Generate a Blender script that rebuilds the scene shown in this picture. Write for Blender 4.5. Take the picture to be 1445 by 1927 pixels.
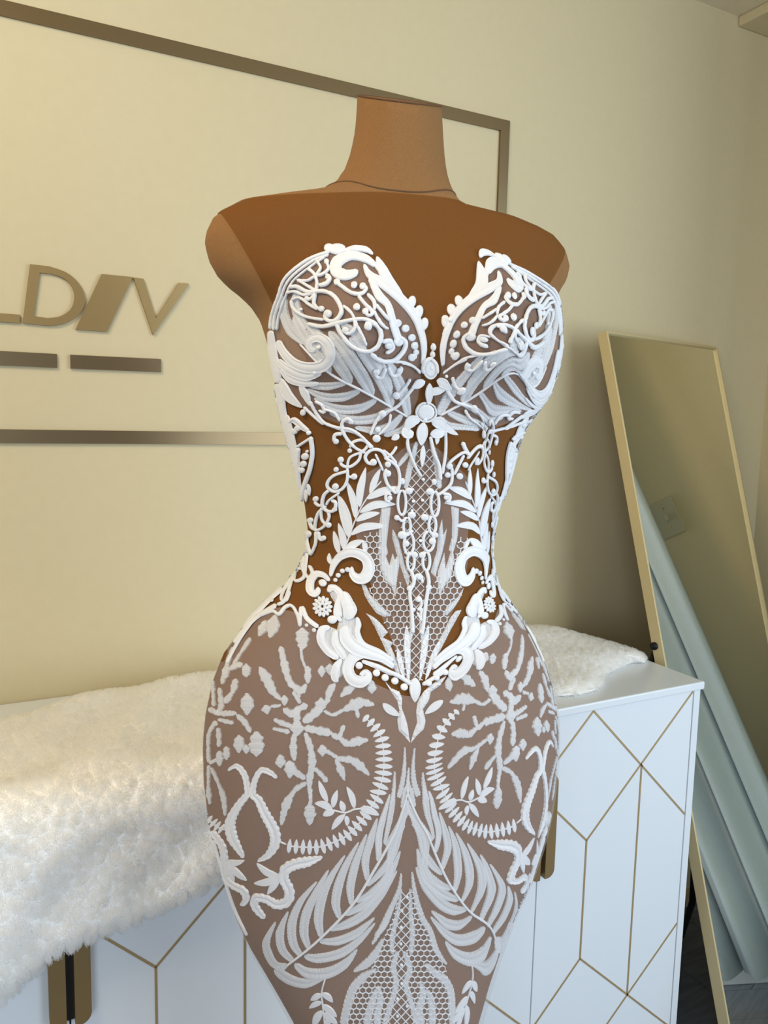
import bpy, bmesh, math, random
import numpy as np
from mathutils import Vector, Matrix, noise
from mathutils.bvhtree import BVHTree
from mathutils.geometry import delaunay_2d_cdt

for o in list(bpy.data.objects): bpy.data.objects.remove(o)
SC = bpy.context.scene
COL = SC.collection
rnd = random.Random(7)

# ------------------------------------------------------------------ camera
CX, CY, FPX = 722.5, 963.5, 1448.0           # the photograph is 1445 x 1927
_y, _p, _r = np.radians([-27.1, -6.77, -1.238])
def _rot():
    c, s = np.cos, np.sin
    Ry = np.array([[c(_y), 0, s(_y)], [0, 1, 0], [-s(_y), 0, c(_y)]])
    Rx = np.array([[1, 0, 0], [0, c(_p), -s(_p)], [0, s(_p), c(_p)]])
    Rz = np.array([[c(_r), -s(_r), 0], [s(_r), c(_r), 0], [0, 0, 1]])
    return Rz @ Rx @ Ry @ np.array([[1, 0, 0], [0, 0, 1], [0, 1, 0]], float)
M = _rot()                                    # world -> (right, up, forward)
C = np.array([0, 0, 1.30])
cam = bpy.data.cameras.new('camera')
cam_o = bpy.data.objects.new('camera', cam); COL.objects.link(cam_o)
cam.sensor_fit = 'VERTICAL'; cam.sensor_height = 36.0
cam.lens = FPX / 1927 * 36.0
cam.clip_start = .02
mw = Matrix.Identity(4)
for i in range(3):
    mw[i][0] = M[0][i]; mw[i][1] = M[1][i]; mw[i][2] = -M[2][i]; mw[i][3] = C[i]
cam_o.matrix_world = mw
SC.camera = cam_o

# ------------------------------------------------------------------ light
SC.view_settings.view_transform = 'Standard'
SC.view_settings.look = 'None'
SC.view_settings.gamma = 1.0
SC.view_settings.use_curve_mapping = False
SC.view_settings.exposure = 0.08
W = bpy.data.worlds.new('room_ambience'); SC.world = W; W.use_nodes = True
W.node_tree.nodes['Background'].inputs[0].default_value = (.80, .88, 1.0, 1)
W.node_tree.nodes['Background'].inputs[1].default_value = .34
def area(name, loc, target, sx, sy, col, power):
    l = bpy.data.lights.new(name, 'AREA'); l.shape = 'RECTANGLE'; l.size = sx; l.size_y = sy
    l.color = col; l.energy = power
    o = bpy.data.objects.new(name, l); COL.objects.link(o)
    o.location = loc
    o.rotation_euler = (Vector(target) - Vector(loc)).to_track_quat('-Z', 'Y').to_euler()
    return o
area('window_light', (1.90, -.95, 1.30), (.5, .9, .95), 2.0, 1.8, (.76, .88, 1.0), 46)
area('added_fill_light', (-1.25, -1.55, 1.15), (.35, 1.1, .75), 1.1, 1.3, (.78, .89, 1.0), 22)  # unseen cool fill added to brighten the sideboard, fur and gown fronts
area('ceiling_light', (-.65, .40, 2.28), (.25, 1.0, 1.0), .7, .5, (1.0, .82, .57), 18)

# ------------------------------------------------------------------ helpers
def ray(x, y):
    return M.T @ np.array([(x - CX) / FPX, -(y - CY) / FPX, 1.0])
def onY(x, y, Y):
    d = ray(x, y); return C + d * (Y / d[1])
def onZ(x, y, Z):
    d = ray(x, y); return C + d * ((Z - C[2]) / d[2])

def mat(name, col, rough=.5, metal=0.0, **kw):
    m = bpy.data.materials.new(name); m.use_nodes = True
    b = m.node_tree.nodes['Principled BSDF']
    b.inputs['Base Color'].default_value = (*col, 1)
    b.inputs['Roughness'].default_value = rough
    b.inputs['Metallic'].default_value = metal
    for k, v in kw.items(): b.inputs[k.replace('_', ' ')].default_value = v
    return m
def nodes(m): return m.node_tree.nodes, m.node_tree.links, m.node_tree.nodes['Principled BSDF']
def add_noise(m, scale, c0, c1, bump=0.0, dist=.001, detail=4, stretch=None, coord='Object'):
    N, L, B = nodes(m)
    tc = N.new('ShaderNodeTexCoord'); mp = N.new('ShaderNodeMapping')
    L.new(tc.outputs[coord], mp.inputs[0])
    if stretch: mp.inputs['Scale'].default_value = stretch
    t = N.new('ShaderNodeTexNoise'); t.inputs['Scale'].default_value = scale; t.inputs['Detail'].default_value = detail
    L.new(mp.outputs[0], t.inputs['Vector'])
    if c0 is not None:
        r = N.new('ShaderNodeValToRGB'); r.color_ramp.elements[0].color = (*c0, 1); r.color_ramp.elements[1].color = (*c1, 1)
        r.color_ramp.elements[0].position = .3; r.color_ramp.elements[1].position = .7
        L.new(t.outputs[0], r.inputs[0]); L.new(r.outputs[0], B.inputs['Base Color'])
    if bump:
        b = N.new('ShaderNodeBump'); b.inputs['Strength'].default_value = bump; b.inputs['Distance'].default_value = dist
        L.new(t.outputs[0], b.inputs['Height']); L.new(b.outputs[0], B.inputs['Normal'])
    return m

MT = {}
MT['wall'] = add_noise(mat('wall_paint', (.61, .53, .335), .75), 60, (.605, .522, .33), (.618, .536, .34), .08, .001)
MT['ceiling'] = add_noise(mat('ceiling_paint', (.72, .64, .47), .8), 40, (.71, .63, .46), (.73, .65, .48), .05)
MT['plank'] = add_noise(mat('dark_floor_wood', (.16, .18, .22), .35), 6, (.12, .135, .165), (.19, .21, .25), .1, .001, 6, (2, 14, 2))
MT['gap'] = mat('floor_gap', (.02, .02, .025), .8)
MT['gold'] = add_noise(mat('brushed_gold', (.36, .25, .11), .42, .9), 300, (.32, .22, .095), (.39, .275, .125), .1, .0004, 3, (1, 30, 30))
MT['bar_metal'] = add_noise(mat('gold_with_dark_reflection', (.26, .19, .105), .32, .95), 300, (.235, .17, .095), (.285, .21, .115), .1, .0004, 3, (1, 30, 30))  # dark reflection put into the base colour; finish also smoother than the letters
MT['handle_gold'] = mat('antique_gold', (.30, .20, .085), .42, .6)
MT['gold_line'] = mat('gold_inlay', (.50, .36, .18), .42, .55)
MT['gold_paint'] = mat('champagne_frame', (.62, .50, .27), .45, .25)
MT['white'] = add_noise(mat('white_lacquer', (.73, .76, .785), .22), 3, (.725, .755, .78), (.735, .765, .79))
MT['dark'] = mat('painted_gap_shadow', (.015, .012, .01), .6)  # near-black colour standing in for shade in the sideboard gaps
MT['black'] = mat('black_metal', (.012, .012, .014), .4, .5)
MT['mirror'] = mat('mirror_glass', (.92, .93, .84), .012, 1.0)
MT['curtain'] = add_noise(mat('grey_blue_curtain', (.55, .62, .66), .8), 400, (.52, .6, .64), (.58, .65, .69), .1, .0005)
MT['plate'] = mat('switch_plate', (.50, .46, .33), .4)
MT['suede'] = add_noise(mat('tan_suede', (.26, .13, .05), .95, 0, Specular_IOR_Level=.05, Sheen_Weight=.12, Sheen_Roughness=.6), 900, (.225, .112, .042), (.28, .145, .058), .25, .0006, 5)
MT['suede'].node_tree.nodes['Principled BSDF'].inputs['Sheen Tint'].default_value = (.75, .55, .38, 1)
MT['seam'] = mat('seam_thread', (.12, .055, .02), .8)

def sheer(name, col, cover, scale, **kw):
    """fine net: threads of the given colour cover part of the surface"""
    m = mat(name, col, .7, 0, **kw); N, L, B = nodes(m)
    tr = N.new('ShaderNodeBsdfTransparent'); mx = N.new('ShaderNodeMixShader')
    tc = N.new('ShaderNodeTexCoord'); t = N.new('ShaderNodeTexNoise'); t.inputs['Scale'].default_value = scale
    L.new(tc.outputs['Object'], t.inputs['Vector'])
    mr = N.new('ShaderNodeMapRange'); mr.inputs[1].default_value = .3; mr.inputs[2].default_value = .7
    mr.inputs[3].default_value = cover - .05; mr.inputs[4].default_value = cover + .05
    L.new(t.outputs[0], mr.inputs[0]); L.new(mr.outputs[0], mx.inputs[0])
    L.new(tr.outputs[0], mx.inputs[1]); L.new(B.outputs[0], mx.inputs[2])
    L.new(mx.outputs[0], N['Material Output'].inputs[0])
    return m
MT['illusion'] = sheer('brown_illusion_mesh', (.192, .078, .021), .86, 700, Specular_IOR_Level=.05)
MT['tulle'] = sheer('white_tulle', (.76, .70, .68), .17, 1500, Sheen_Weight=.5, Specular_IOR_Level=.1)
MT['tulle2'] = sheer('white_tulle_lining', (.74, .69, .69), .13, 1500)

def thread(name, col, period, bump, alpha=None, rough=.55, dist=.0006):
    """embroidery thread: ridges run across the ribbon (U is length in pixels / 10, V is across)"""
    m = mat(name, col, rough, 0, Sheen_Weight=.25); N, L, B = nodes(m)
    uv = N.new('ShaderNodeUVMap'); w = N.new('ShaderNodeTexWave'); w.wave_type = 'BANDS'; w.bands_direction = 'X'
    w.inputs['Scale'].default_value = 1.0; w.inputs['Distortion'].default_value = 1.2; w.inputs['Detail'].default_value = 1
    mp = N.new('ShaderNodeMapping'); mp.inputs['Scale'].default_value = (10 / period * .314, .12, 1)
    L.new(uv.outputs[0], mp.inputs[0]); L.new(mp.outputs[0], w.inputs[0])
    b = N.new('ShaderNodeBump'); b.inputs['Strength'].default_value = bump; b.inputs['Distance'].default_value = dist
    L.new(w.outputs['Fac'], b.inputs['Height']); L.new(b.outputs[0], B.inputs['Normal'])
    if alpha is not None:
        tr = N.new('ShaderNodeBsdfTransparent'); mx = N.new('ShaderNodeMixShader')
        mr = N.new('ShaderNodeMapRange'); mr.inputs[1].default_value = .15; mr.inputs[2].default_value = .55
        mr.inputs[3].default_value = alpha; mr.inputs[4].default_value = 1.0
        L.new(w.outputs['Fac'], mr.inputs[0]); L.new(mr.outputs[0], mx.inputs[0])
        L.new(tr.outputs[0], mx.inputs[1]); L.new(B.outputs[0], mx.inputs[2])
        L.new(mx.outputs[0], N['Material Output'].inputs[0])
    return m
WH = (.81, .81, .825)
MT['cord'] = thread('white_cord', WH, 1.9, .35)
MT['satin'] = thread('white_satin_stitch', WH, 1.5, .25, None, .4)
MT['stitch'] = thread('white_running_stitch', WH, 1.8, .35, .50)
MT['feather'] = thread('white_feather_stitch', WH, 1.6, .35, .52)
MT['pearl'] = mat('pearl', (.88, .87, .86), .2, 0, Coat_Weight=.5)
MT['fur'] = mat('cream_fur', (.95, .93, .89), .8)
def _fur(m):
    N, L, B = nodes(m); h = N.new('ShaderNodeBsdfHairPrincipled'); h.model = 'CHIANG'; h.parametrization = 'ABSORPTION'
    h.inputs['Absorption Coefficient'].default_value = (.004, .006, .010); h.inputs['Roughness'].default_value = .55; h.inputs['Radial Roughness'].default_value = .8; h.inputs['IOR'].default_value = 1.45
    L.new(h.outputs[0], N['Material Output'].inputs[0])
_fur(MT['fur'])
MT['hide'] = mat('fur_backing', (.95, .935, .91), .95)

def mesh_obj(name, verts, faces, m, parent=None, smooth=False, uvs=None):
    me = bpy.data.meshes.new(name); me.from_pydata([tuple(v) for v in verts], [], faces); me.update()
    if uvs is not None:
        l = me.uv_layers.new(name='UVMap')
        for p in me.polygons:
            for li, vi in zip(p.loop_indices, p.vertices): l.data[li].uv = uvs[vi]
    if smooth:
        me.polygons.foreach_set('use_smooth', [True] * len(me.polygons))
    me.materials.append(MT[m])
    o = bpy.data.objects.new(name, me); COL.objects.link(o)
    if parent is not None:
        o.parent = parent; o.matrix_parent_inverse = parent.matrix_basis.inverted()
    return o
def bm_obj(name, bm, m, parent=None, smooth=False):
    me = bpy.data.meshes.new(name); bm.normal_update(); bm.to_mesh(me); bm.free()
    if smooth: me.polygons.foreach_set('use_smooth', [True] * len(me.polygons))
    me.materials.append(MT[m])
    o = bpy.data.objects.new(name, me); COL.objects.link(o)
    if parent is not None:
        o.parent = parent; o.matrix_parent_inverse = parent.matrix_basis.inverted()
    return o
def add_box(bm, x0, x1, y0, y1, z0, z1, bev=0):
    r = bmesh.ops.create_cube(bm, size=1)
    vs = r['verts']
    for v in vs:
        v.co = Vector(((x0 + x1) / 2 + v.co.x * (x1 - x0), (y0 + y1) / 2 + v.co.y * (y1 - y0), (z0 + z1) / 2 + v.co.z * (z1 - z0)))
    if bev:
        es = list({e for v in vs for e in v.link_edges})
        bmesh.ops.bevel(bm, geom=es, offset=bev, segments=2, affect='EDGES', profile=.5)
def box(name, x0, x1, y0, y1, z0, z1, m, parent=None, bev=0):
    bm = bmesh.new(); add_box(bm, x0, x1, y0, y1, z0, z1, bev); return bm_obj(name, bm, m, parent)
def tube(name, pts, r, m, parent=None, seg=10):
    bm = bmesh.new()
    P = [Vector(p) for p in pts]; rings = []
    for i, p in enumerate(P):
        t = (P[min(i + 1, len(P) - 1)] - P[max(i - 1, 0)]).normalized()
        a = t.cross(Vector((0, 0, 1)) if abs(t.z) < .9 else Vector((1, 0, 0))).normalized(); b = t.cross(a)
        rings.append([bm.verts.new(p + (a * math.cos(k * 2 * math.pi / seg) + b * math.sin(k * 2 * math.pi / seg)) * r) for k in range(seg)])
    for A, B_ in zip(rings, rings[1:]):
        for k in range(seg): bm.faces.new((A[k], A[(k + 1) % seg], B_[(k + 1) % seg], B_[k]))
    bm.faces.new(rings[0][::-1]); bm.faces.new(rings[-1])
    return bm_obj(name, bm, m, parent, True)
def prism(name, poly, y0, y1, m, parent=None, holes=(), bev=0):
    """extrude an (x, z) outline between two Y planes"""
    bm = bmesh.new()
    loops = [poly] + list(holes)
    pts = []; edges = []
    for lp in loops:
        k = len(pts); pts += [Vector(p) for p in lp]
        edges += [(k + i, k + (i + 1) % len(lp)) for i in range(len(lp))]
    vs, es, fs, *_ = delaunay_2d_cdt(pts, edges, [], 2 if holes else 1, 1e-6)
    if holes:
        def inside(c, lp):
            r = False
            for i in range(len(lp)):
                (x1, y1_), (x2, y2) = lp[i], lp[i - 1]
                if (y1_ > c[1]) != (y2 > c[1]) and c[0] < (x2 - x1) * (c[1] - y1_) / (y2 - y1_) + x1: r = not r
            return r
        fs = [f_ for f_ in fs if inside(sum((vs[i] for i in f_), Vector((0, 0))) / len(f_), poly) and not any(inside(sum((vs[i] for i in f_), Vector((0, 0))) / len(f_), h) for h in holes)]
    bv = [bm.verts.new((v.x, y0, v.y)) for v in vs]
    ff = [bm.faces.new([bv[i] for i in f_]) for f_ in fs]
    r = bmesh.ops.extrude_face_region(bm, geom=ff)
    for v in [g for g in r['geom'] if isinstance(g, bmesh.types.BMVert)]: v.co.y = y1
    bmesh.ops.recalc_face_normals(bm, faces=bm.faces)
    return bm_obj(name, bm, m, parent)
def tag(o, label, cat, group=None):
    o['label'] = label; o['category'] = cat
    if group: o['group'] = group
    return o
def struct(o): o['kind'] = 'structure'; return o
def empty(name, loc, label, cat, group=None):
    o = bpy.data.objects.new(name, None); COL.objects.link(o); o.location = loc; o.empty_display_size = .05
    return tag(o, label, cat, group)

# ------------------------------------------------------------------ room
FL = -.12                                       # floor level
YW, YF, XR, ZC = 1.494, 1.069, 1.985, 2.36      # back wall, sideboard front, right wall, ceiling
struct(box('wall_back', -2.2, XR + .1, YW, YW + .1, FL, ZC, 'wall'))
struct(box('wall_right', XR, XR + .1, .35, YW, FL, ZC, 'wall'))
struct(box('ceiling', -2.2, XR + .1, -2.2, YW + .1, ZC, ZC + .08, 'ceiling'))
struct(box('trim_1', 1.765, XR, .35, YW, 2.335, ZC, 'wall', None, .004))
floor = struct(box('floor', -2.2, XR + .1, -2.2, YW + .1, FL - .06, FL - .012, 'gap'))
pm = None
for i in range(24):
    for j in range(4):
        x = -2.2 + i * .18; y = -2.2 + j * 1.0 + (i % 3) * .3 - .6
        y0, y1 = max(y, -2.2), min(y + .998, YW)
        if j == 3: y1 = YW
        if y1 - y0 < .05 or x > XR: continue
        box('plank', x, min(x + .178, XR), y0, y1, FL - .012, FL, 'plank', floor)
struct(box('baseboard_back', -2.2, XR, YW - .012, YW, FL, FL + .05, 'gold_paint', None, .003))
struct(box('baseboard_right', XR - .012, XR, .35, YW - .012, FL, FL + .05, 'white', None, .003))

# ------------------------------------------------------------------ wall sign
def w2(pts, zone=None):
    out = []
    for x, y in pts:
        q = onY(x / 2.4914, 450 + y / 2.4914, YW); out.append((float(q[0]), float(q[2])))
    return out
def spl(pts, n=8, closed=False):
    P = [np.array(p, float) for p in pts]; out = []
    m = len(P) if closed else len(P) - 1
    for i in range(m):
        if closed: a, b, c, d = P[i - 1], P[i], P[(i + 1) % len(P)], P[(i + 2) % len(P)]
        else: a, b, c, d = P[max(i - 1, 0)], P[i], P[i + 1], P[min(i + 2, len(P) - 1)]
        for k in range(n):
            t = k / n
            out.append(.5 * ((2 * b) + (c - a) * t + (2 * a - 5 * b + 4 * c - d) * t * t + (3 * b - a - 3 * c + d) * t ** 3))
    if not closed: out.append(P[-1])
    return out
yl0, yl1 = YW - .006, YW - .0005
sf = empty('wall_sign_outline', (.128, YW, 1.247), 'large brushed gold rectangular frame mounted on the cream wall', 'wall decor')
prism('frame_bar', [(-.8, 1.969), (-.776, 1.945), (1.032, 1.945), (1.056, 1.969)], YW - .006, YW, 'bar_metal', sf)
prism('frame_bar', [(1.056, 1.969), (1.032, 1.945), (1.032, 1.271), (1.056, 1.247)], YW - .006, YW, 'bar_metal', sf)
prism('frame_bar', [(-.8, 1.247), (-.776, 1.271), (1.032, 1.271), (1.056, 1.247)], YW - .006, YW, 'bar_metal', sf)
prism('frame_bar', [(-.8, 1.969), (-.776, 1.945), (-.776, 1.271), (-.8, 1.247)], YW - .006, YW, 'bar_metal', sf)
tag(prism('wall_letter', [(-.036, 1.552), (-.022, 1.552), (-.022, 1.467), (.052, 1.467), (.052, 1.453), (-.036, 1.453)], yl0, yl1, 'gold'), 'brushed gold metal letter L on the cream wall', 'letter', 'sign letters')
dh = w2([(185, 160)] + [tuple(p) for p in spl([(240, 165), (300, 187), (338, 230), (347, 282), (328, 332), (280, 364), (222, 372)], 5)] + [(157, 362)])
do = w2([(140, 120)] + [tuple(p) for p in spl([(230, 130), (312, 160), (370, 212), (396, 272), (388, 325), (350, 370), (290, 400), (230, 408)], 5)] + [(105, 395)])
tag(prism('wall_letter', do, yl0, yl1, 'gold', None, [dh]), 'brushed gold metal letter D on the cream wall', 'letter', 'sign letters')
tag(prism('wall_letter', w2([(475, 166), (620, 180), (500, 435), (353, 425)]), yl0, yl1, 'gold'), 'solid gold slanted letter I shaped as a parallelogram', 'letter', 'sign letters')
tag(prism('wall_letter', w2([(623, 182), (670, 188), (728, 372), (835, 207), (882, 210), (715, 450)]), yl0, yl1, 'gold'), 'brushed gold metal letter V on the cream wall', 'letter', 'sign letters')
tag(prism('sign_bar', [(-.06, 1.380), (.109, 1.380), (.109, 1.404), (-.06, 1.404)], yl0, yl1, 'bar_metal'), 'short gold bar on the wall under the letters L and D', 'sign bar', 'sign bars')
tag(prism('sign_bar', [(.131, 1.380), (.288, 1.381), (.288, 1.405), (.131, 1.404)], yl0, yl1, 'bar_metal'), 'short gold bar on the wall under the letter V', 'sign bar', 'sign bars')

# ------------------------------------------------------------------ sideboards
HT = .78
def strip(parent, a, b, w=.0036):
    a = Vector((a[0], a[1])); b = Vector((b[0], b[1])); d = (b - a).normalized(); n = Vector((-d.y, d.x)) * w / 2
    return prism('gold_strip', [tuple(a + n), tuple(a - n), tuple(b - n), tuple(b + n)], YF - .0012, YF + .002, 'gold_line', parent)
def sideboard(x0, label):
    W_ = .815; sp = x0 + W_ / 2
    e = empty('sideboard', (sp, (YF + YW) / 2, FL), label, 'sideboard', 'white sideboards along the wall')
    box('top_panel', x0, x0 + W_ + (.003 if x0 > .3 else 0), YF - .006, YW - .002, HT - .017, HT, 'white', e, .003)
    for xx in (x0 + .002, x0 + W_ - .02): box('side_panel', xx, xx + .018, YF, YW - .004, FL, HT - .017, 'white', e, .001)
    box('back_panel', x0 + .02, x0 + W_ - .02, YW - .014, YW - .006, FL + .04, HT - .017, 'white', e)
    box('bottom_panel', x0 + .02, x0 + W_ - .02, YF + .03, YW - .014, FL, FL + .04, 'white', e)
    box('inner_shadow_board', x0 + .02, x0 + W_ - .02, YF + .022, YF + .03, FL, HT - .017, 'dark', e)  # dark board added as the shade behind the doors
    for s in (-1, 1):
        a0, a1 = sp + s * .0012, sp + s * .3845
        d = box('door', min(a0, a1), max(a0, a1), YF, YF + .018, FL + .012, HT - .0185, 'white', e, .0008)
        X = lambda t: sp + s * t
        for p, q in (((.117, .761), (.003, .647)), ((.117, .761), (.384, .494)), ((.384, .762), (.117, .500)), ((.117, .500), (.003, .612)),
                     ((.117, .500), (.117, .252)), ((.251, .627), (.251, .127)), ((.117, .252), (.003, .140)), ((.117, .252), (.384, .006)),
                     ((.384, .248), (.251, .127)), ((.251, .127), (.020, -.084))):
            strip(d, (X(p[0]), p[1]), (X(q[0]), q[1]))
        # handle: tall plate with one rounded corner at each end
        h0, h1 = .0055, .027; zb, zt = .458, .66; r = .016
        pts = [(h0, zb)] + [(h1 - r + r * math.sin(k * math.pi / 12), zb + r - r * math.cos(k * math.pi / 12)) for k in range(7)] \
            + [(h1 - r + r * math.cos(k * math.pi / 12), zt - r + r * math.sin(k * math.pi / 12)) for k in range(7)] + [(h0, zt)]
        prism('handle', [(X(t), z) for t, z in pts], YF - .016, YF - .001, 'handle_gold', d)
    box('handle_shadow_strip', sp - .0054, sp + .0054, YF - .0022, YF + .004, .460, .658, 'dark', e)  # black strip added as the shade between the two handles
    return e
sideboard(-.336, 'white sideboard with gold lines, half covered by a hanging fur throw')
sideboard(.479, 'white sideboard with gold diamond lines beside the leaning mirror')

# ------------------------------------------------------------------ mirror
an, ph = math.radians(11.7), math.radians(15.25)
mu = Vector((math.cos(an), math.sin(an), 0)); me_ = Vector((-math.sin(an) * math.sin(ph), math.cos(an) * math.sin(ph), math.cos(ph))); mn = mu.cross(me_)
TL = Vector((1.272, 1.381, 1.517)); MWd, MLn = .498, (1.517 - FL - .002) / math.cos(ph)
BL = TL - me_ * MLn
mr = empty('floor_mirror', BL + mu * MWd / 2, 'tall mirror with thin champagne gold frame leaning into the room corner', 'mirror')
def mbox(name, u0, u1, e0, e1, n0, n1, m):
    bm = bmesh.new(); vs = []
    add_box(bm, u0, u1, e0, e1, n0, n1, .0008 if m != 'mirror' else 0)
    for v in bm.verts: v.co = BL + mu * v.co.x + me_ * v.co.y + mn * v.co.z
    return bm_obj(name, bm, m, mr)
fw = .0055; fd = .026
mbox('frame_bar', 0, fw, 0, MLn, -fd, .0, 'gold_paint'); mbox('frame_bar', MWd - fw, MWd, 0, MLn, -fd, .0, 'gold_paint')
mbox('frame_bar', fw, MWd - fw, MLn - fw, MLn, -fd, .0, 'gold_paint'); mbox('frame_bar', fw, MWd - fw, 0, fw, -fd, .0, 'gold_paint')
mbox('glass', fw, MWd - fw, fw, MLn - fw, -.010, -.006, 'mirror')
mbox('backing', fw, MWd - fw, fw, MLn - fw, -.022, -.012, 'black')
hinge = BL + me_ * .97 - mn * .03
for du in (.03, MWd - .03):
    a = hinge + mu * du
    tube('stand_leg', [a, Vector((a.x - .05, a.y + .10, a.z * .5 + FL * .5)), Vector((a.x - .04, YW - .05, FL + .010))], .007, 'black', mr)
tube('stand_hinge', [hinge + mu * -.004 + mn * .012, hinge + mu * .03], .009, 'black', mr)
lk = BL + me_ * .49 - mn * .02
tube('stand_brace', [Vector((1.345, 1.095, .36)), Vector((1.50, 1.22, .14)), Vector((1.672, 1.388, FL + .008))], .008, 'black', mr)

# ------------------------------------------------------------------ things the mirror shows
sw = empty('light_switch', (XR, 1.107, 1.13), 'cream light switch plate on the side wall, seen in the mirror', 'light switch')
box('plate', XR - .006, XR, 1.068, 1.146, 1.128, 1.246, 'plate', sw, .002)
box('toggle', XR - .014, XR - .006, 1.102, 1.112, 1.176, 1.198, 'plate', sw, .002)
for z in (1.157, 1.217): tube('screw', [(XR - .0075, 1.107, z), (XR - .0055, 1.107, z)], .003, 'gold_line', sw)
cv, cf = [], []
NC, NZ = 220, 12
for i in range(NC):
    t = i / (NC - 1); yy = 1.13 - t * .55
    for j in range(NZ):
        z = -.02 + j / (NZ - 1) * 2.24; k = 1 - .12 * z / 2.2
        ph_ = t * 2 * math.pi * 6 + .6 * math.sin(t * 9)
        cv.append((1.77 - .035 * math.sin(ph_) * k - .012 * math.sin(ph_ * 2.3 + 1), yy + .012 * math.cos(ph_) + .004 * z, z))
for i in range(NC - 1):
    for j in range(NZ - 1): a = i * NZ + j; cf.append((a, a + NZ, a + NZ + 1, a + 1))
cur = mesh_obj('curtain', cv, cf, 'curtain', None, True)
md = cur.modifiers.new('thickness', 'SOLIDIFY'); md.thickness = .003
cu = empty('window_curtain', (1.77, .85, FL), 'grey blue pleated curtain hanging to the floor, seen in the mirror', 'curtain')
cur.name = 'cloth'; cur.parent = cu; cur.matrix_parent_inverse = cu.matrix_basis.inverted()
tube('curtain_rod', [(1.77, .50, 2.24), (1.77, 1.2, 2.24)], .012, 'black', cu)
for yy in (.6, 1.15): tube('rod_bracket', [(1.77, yy, 2.24), (1.77, yy, 2.335)], .006, 'black', cu)
# ------------------------------------------------------------------ mannequin: lofted dress form
ZS=[1.6720,1.6599,1.6477,1.6356,1.6235,1.6114,1.5993,1.5871,1.5750,1.5700,1.5656,1.5613,1.5569,1.5525,1.5481,1.5437,1.5394,1.5350,1.5300,1.5238,1.5176,1.5114,1.5052,1.4990,1.4929,1.4867,1.4805,1.4743,1.4681,1.4619,1.4557,1.4495,1.4433,1.4371,1.4310,1.4248,1.4186,1.4124,1.4062,1.4000,1.3900,1.3767,1.3634,1.3501,1.3369,1.3236,1.3103,1.2970,1.2837,1.2704,1.2572,1.2439,1.2306,1.2173,1.2040,1.1907,1.1775,1.1642,1.1509,1.1376,1.1243,1.1110,1.0978,1.0845,1.0712,1.0579,1.0446,1.0313,1.0181,1.0048,.9915,.9782,.9649,.9516,.9384,.9251,.9118,.8985,.8852,.8719,.8587,.8454,.8321,.8188,.8055,.7922,.7790,.7657,.7524,.7391,.7258,.7125,.6993,.6860,.6727,.6594,.6461,.6328,.6196,.6063,.5930,.5797,.5664,.5531,.5399,.5266,.5133,.5000]
UC=[-.0280,-.0278,-.0276,-.0274,-.0272,-.0265,-.0259,-.0253,-.0248,-.0246,-.0244,-.0243,-.0241,-.0240,-.0239,-.0238,-.0238,-.0238,-.0238,-.0231,-.0218,-.0206,-.0194,-.0182,-.0170,-.0158,-.0146,-.0133,-.0121,-.0109,-.0097,-.0088,-.0079,-.0069,-.0060,-.0050,-.0040,-.0030,-.0018,-.0010,-.0005,.0005,.0012,.0015,.0012,.0009,.0004,-.0002,-.0004,-.0007,-.0011,-.0007,-.0004,-.0001,-.0002,-.0005,-.0008,-.0007,-.0006,-.0007,-.0010,-.0014,-.0018,-.0024,-.0031,-.0038,-.0046,-.0053,-.0065,-.0077,-.0087,-.0098,-.0109,-.0115,-.0119,-.0122,-.0124,-.0127,-.0128,-.0128,-.0128,-.0127,-.0126,-.0125,-.0124,-.0122,-.0120,-.0117,-.0114,-.0110,-.0106,-.0102,-.0098,-.0095,-.0092,-.0089,-.0086,-.0082,-.0079,-.0076,-.0071,-.0066,-.0061,-.0056,-.0051,-.0046,-.0042,-.0037]
AL=[.0307,.0307,.0307,.0314,.0323,.0344,.0373,.0408,.0456,.0478,.0504,.0539,.0563,.0606,.0658,.0735,.0816,.1016,.1297,.1609,.1723,.1845,.1932,.1973,.2015,.2042,.2060,.2060,.2056,.2048,.2023,.1996,.1944,.1882,.1804,.1740,.1685,.1652,.1620,.1601,.1573,.1544,.1526,.1504,.1466,.1430,.1396,.1360,.1322,.1281,.1240,.1209,.1177,.1147,.1113,.1091,.1071,.1067,.1070,.1118,.1179,.1312,.1442,.1574,.1697,.1803,.1879,.1973,.2013,.2050,.2075,.2092,.2110,.2118,.2127,.2129,.2124,.2119,.2113,.2099,.2086,.2074,.2051,.2024,.1998,.1966,.1933,.1901,.1863,.1827,.1800,.1751,.1702,.1649,.1586,.1522,.1458,.1396,.1334,.1273,.1214,.1158,.1123,.1068,.1021,.0974,.0926,.0888]
AR=[.0578,.0580,.0581,.0583,.0592,.0596,.0602,.0609,.0625,.0634,.0643,.0658,.0672,.0694,.0720,.0750,.0792,.0849,.0974,.1565,.1773,.1912,.1968,.2013,.2043,.2052,.2056,.2031,.2004,.1963,.1910,.1868,.1854,.1841,.1840,.1839,.1837,.1831,.1825,.1822,.1827,.1801,.1775,.1729,.1691,.1608,.1518,.1423,.1371,.1338,.1312,.1275,.1235,.1190,.1144,.1110,.1083,.1070,.1063,.1086,.1114,.1177,.1258,.1356,.1460,.1570,.1676,.1758,.1845,.1914,.1970,.2026,.2070,.2101,.2131,.2147,.2152,.2157,.2158,.2152,.2146,.2137,.2122,.2108,.2082,.2052,.2021,.1982,.1935,.1889,.1832,.1761,.1698,.1647,.1596,.1546,.1495,.1453,.1411,.1369,.1328,.1292,.1255,.1218,.1182,.1160,.1127,.1094]
ZS, UC, AL, AR = (np.array(a) for a in (ZS, UC, AL, AR))
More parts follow.
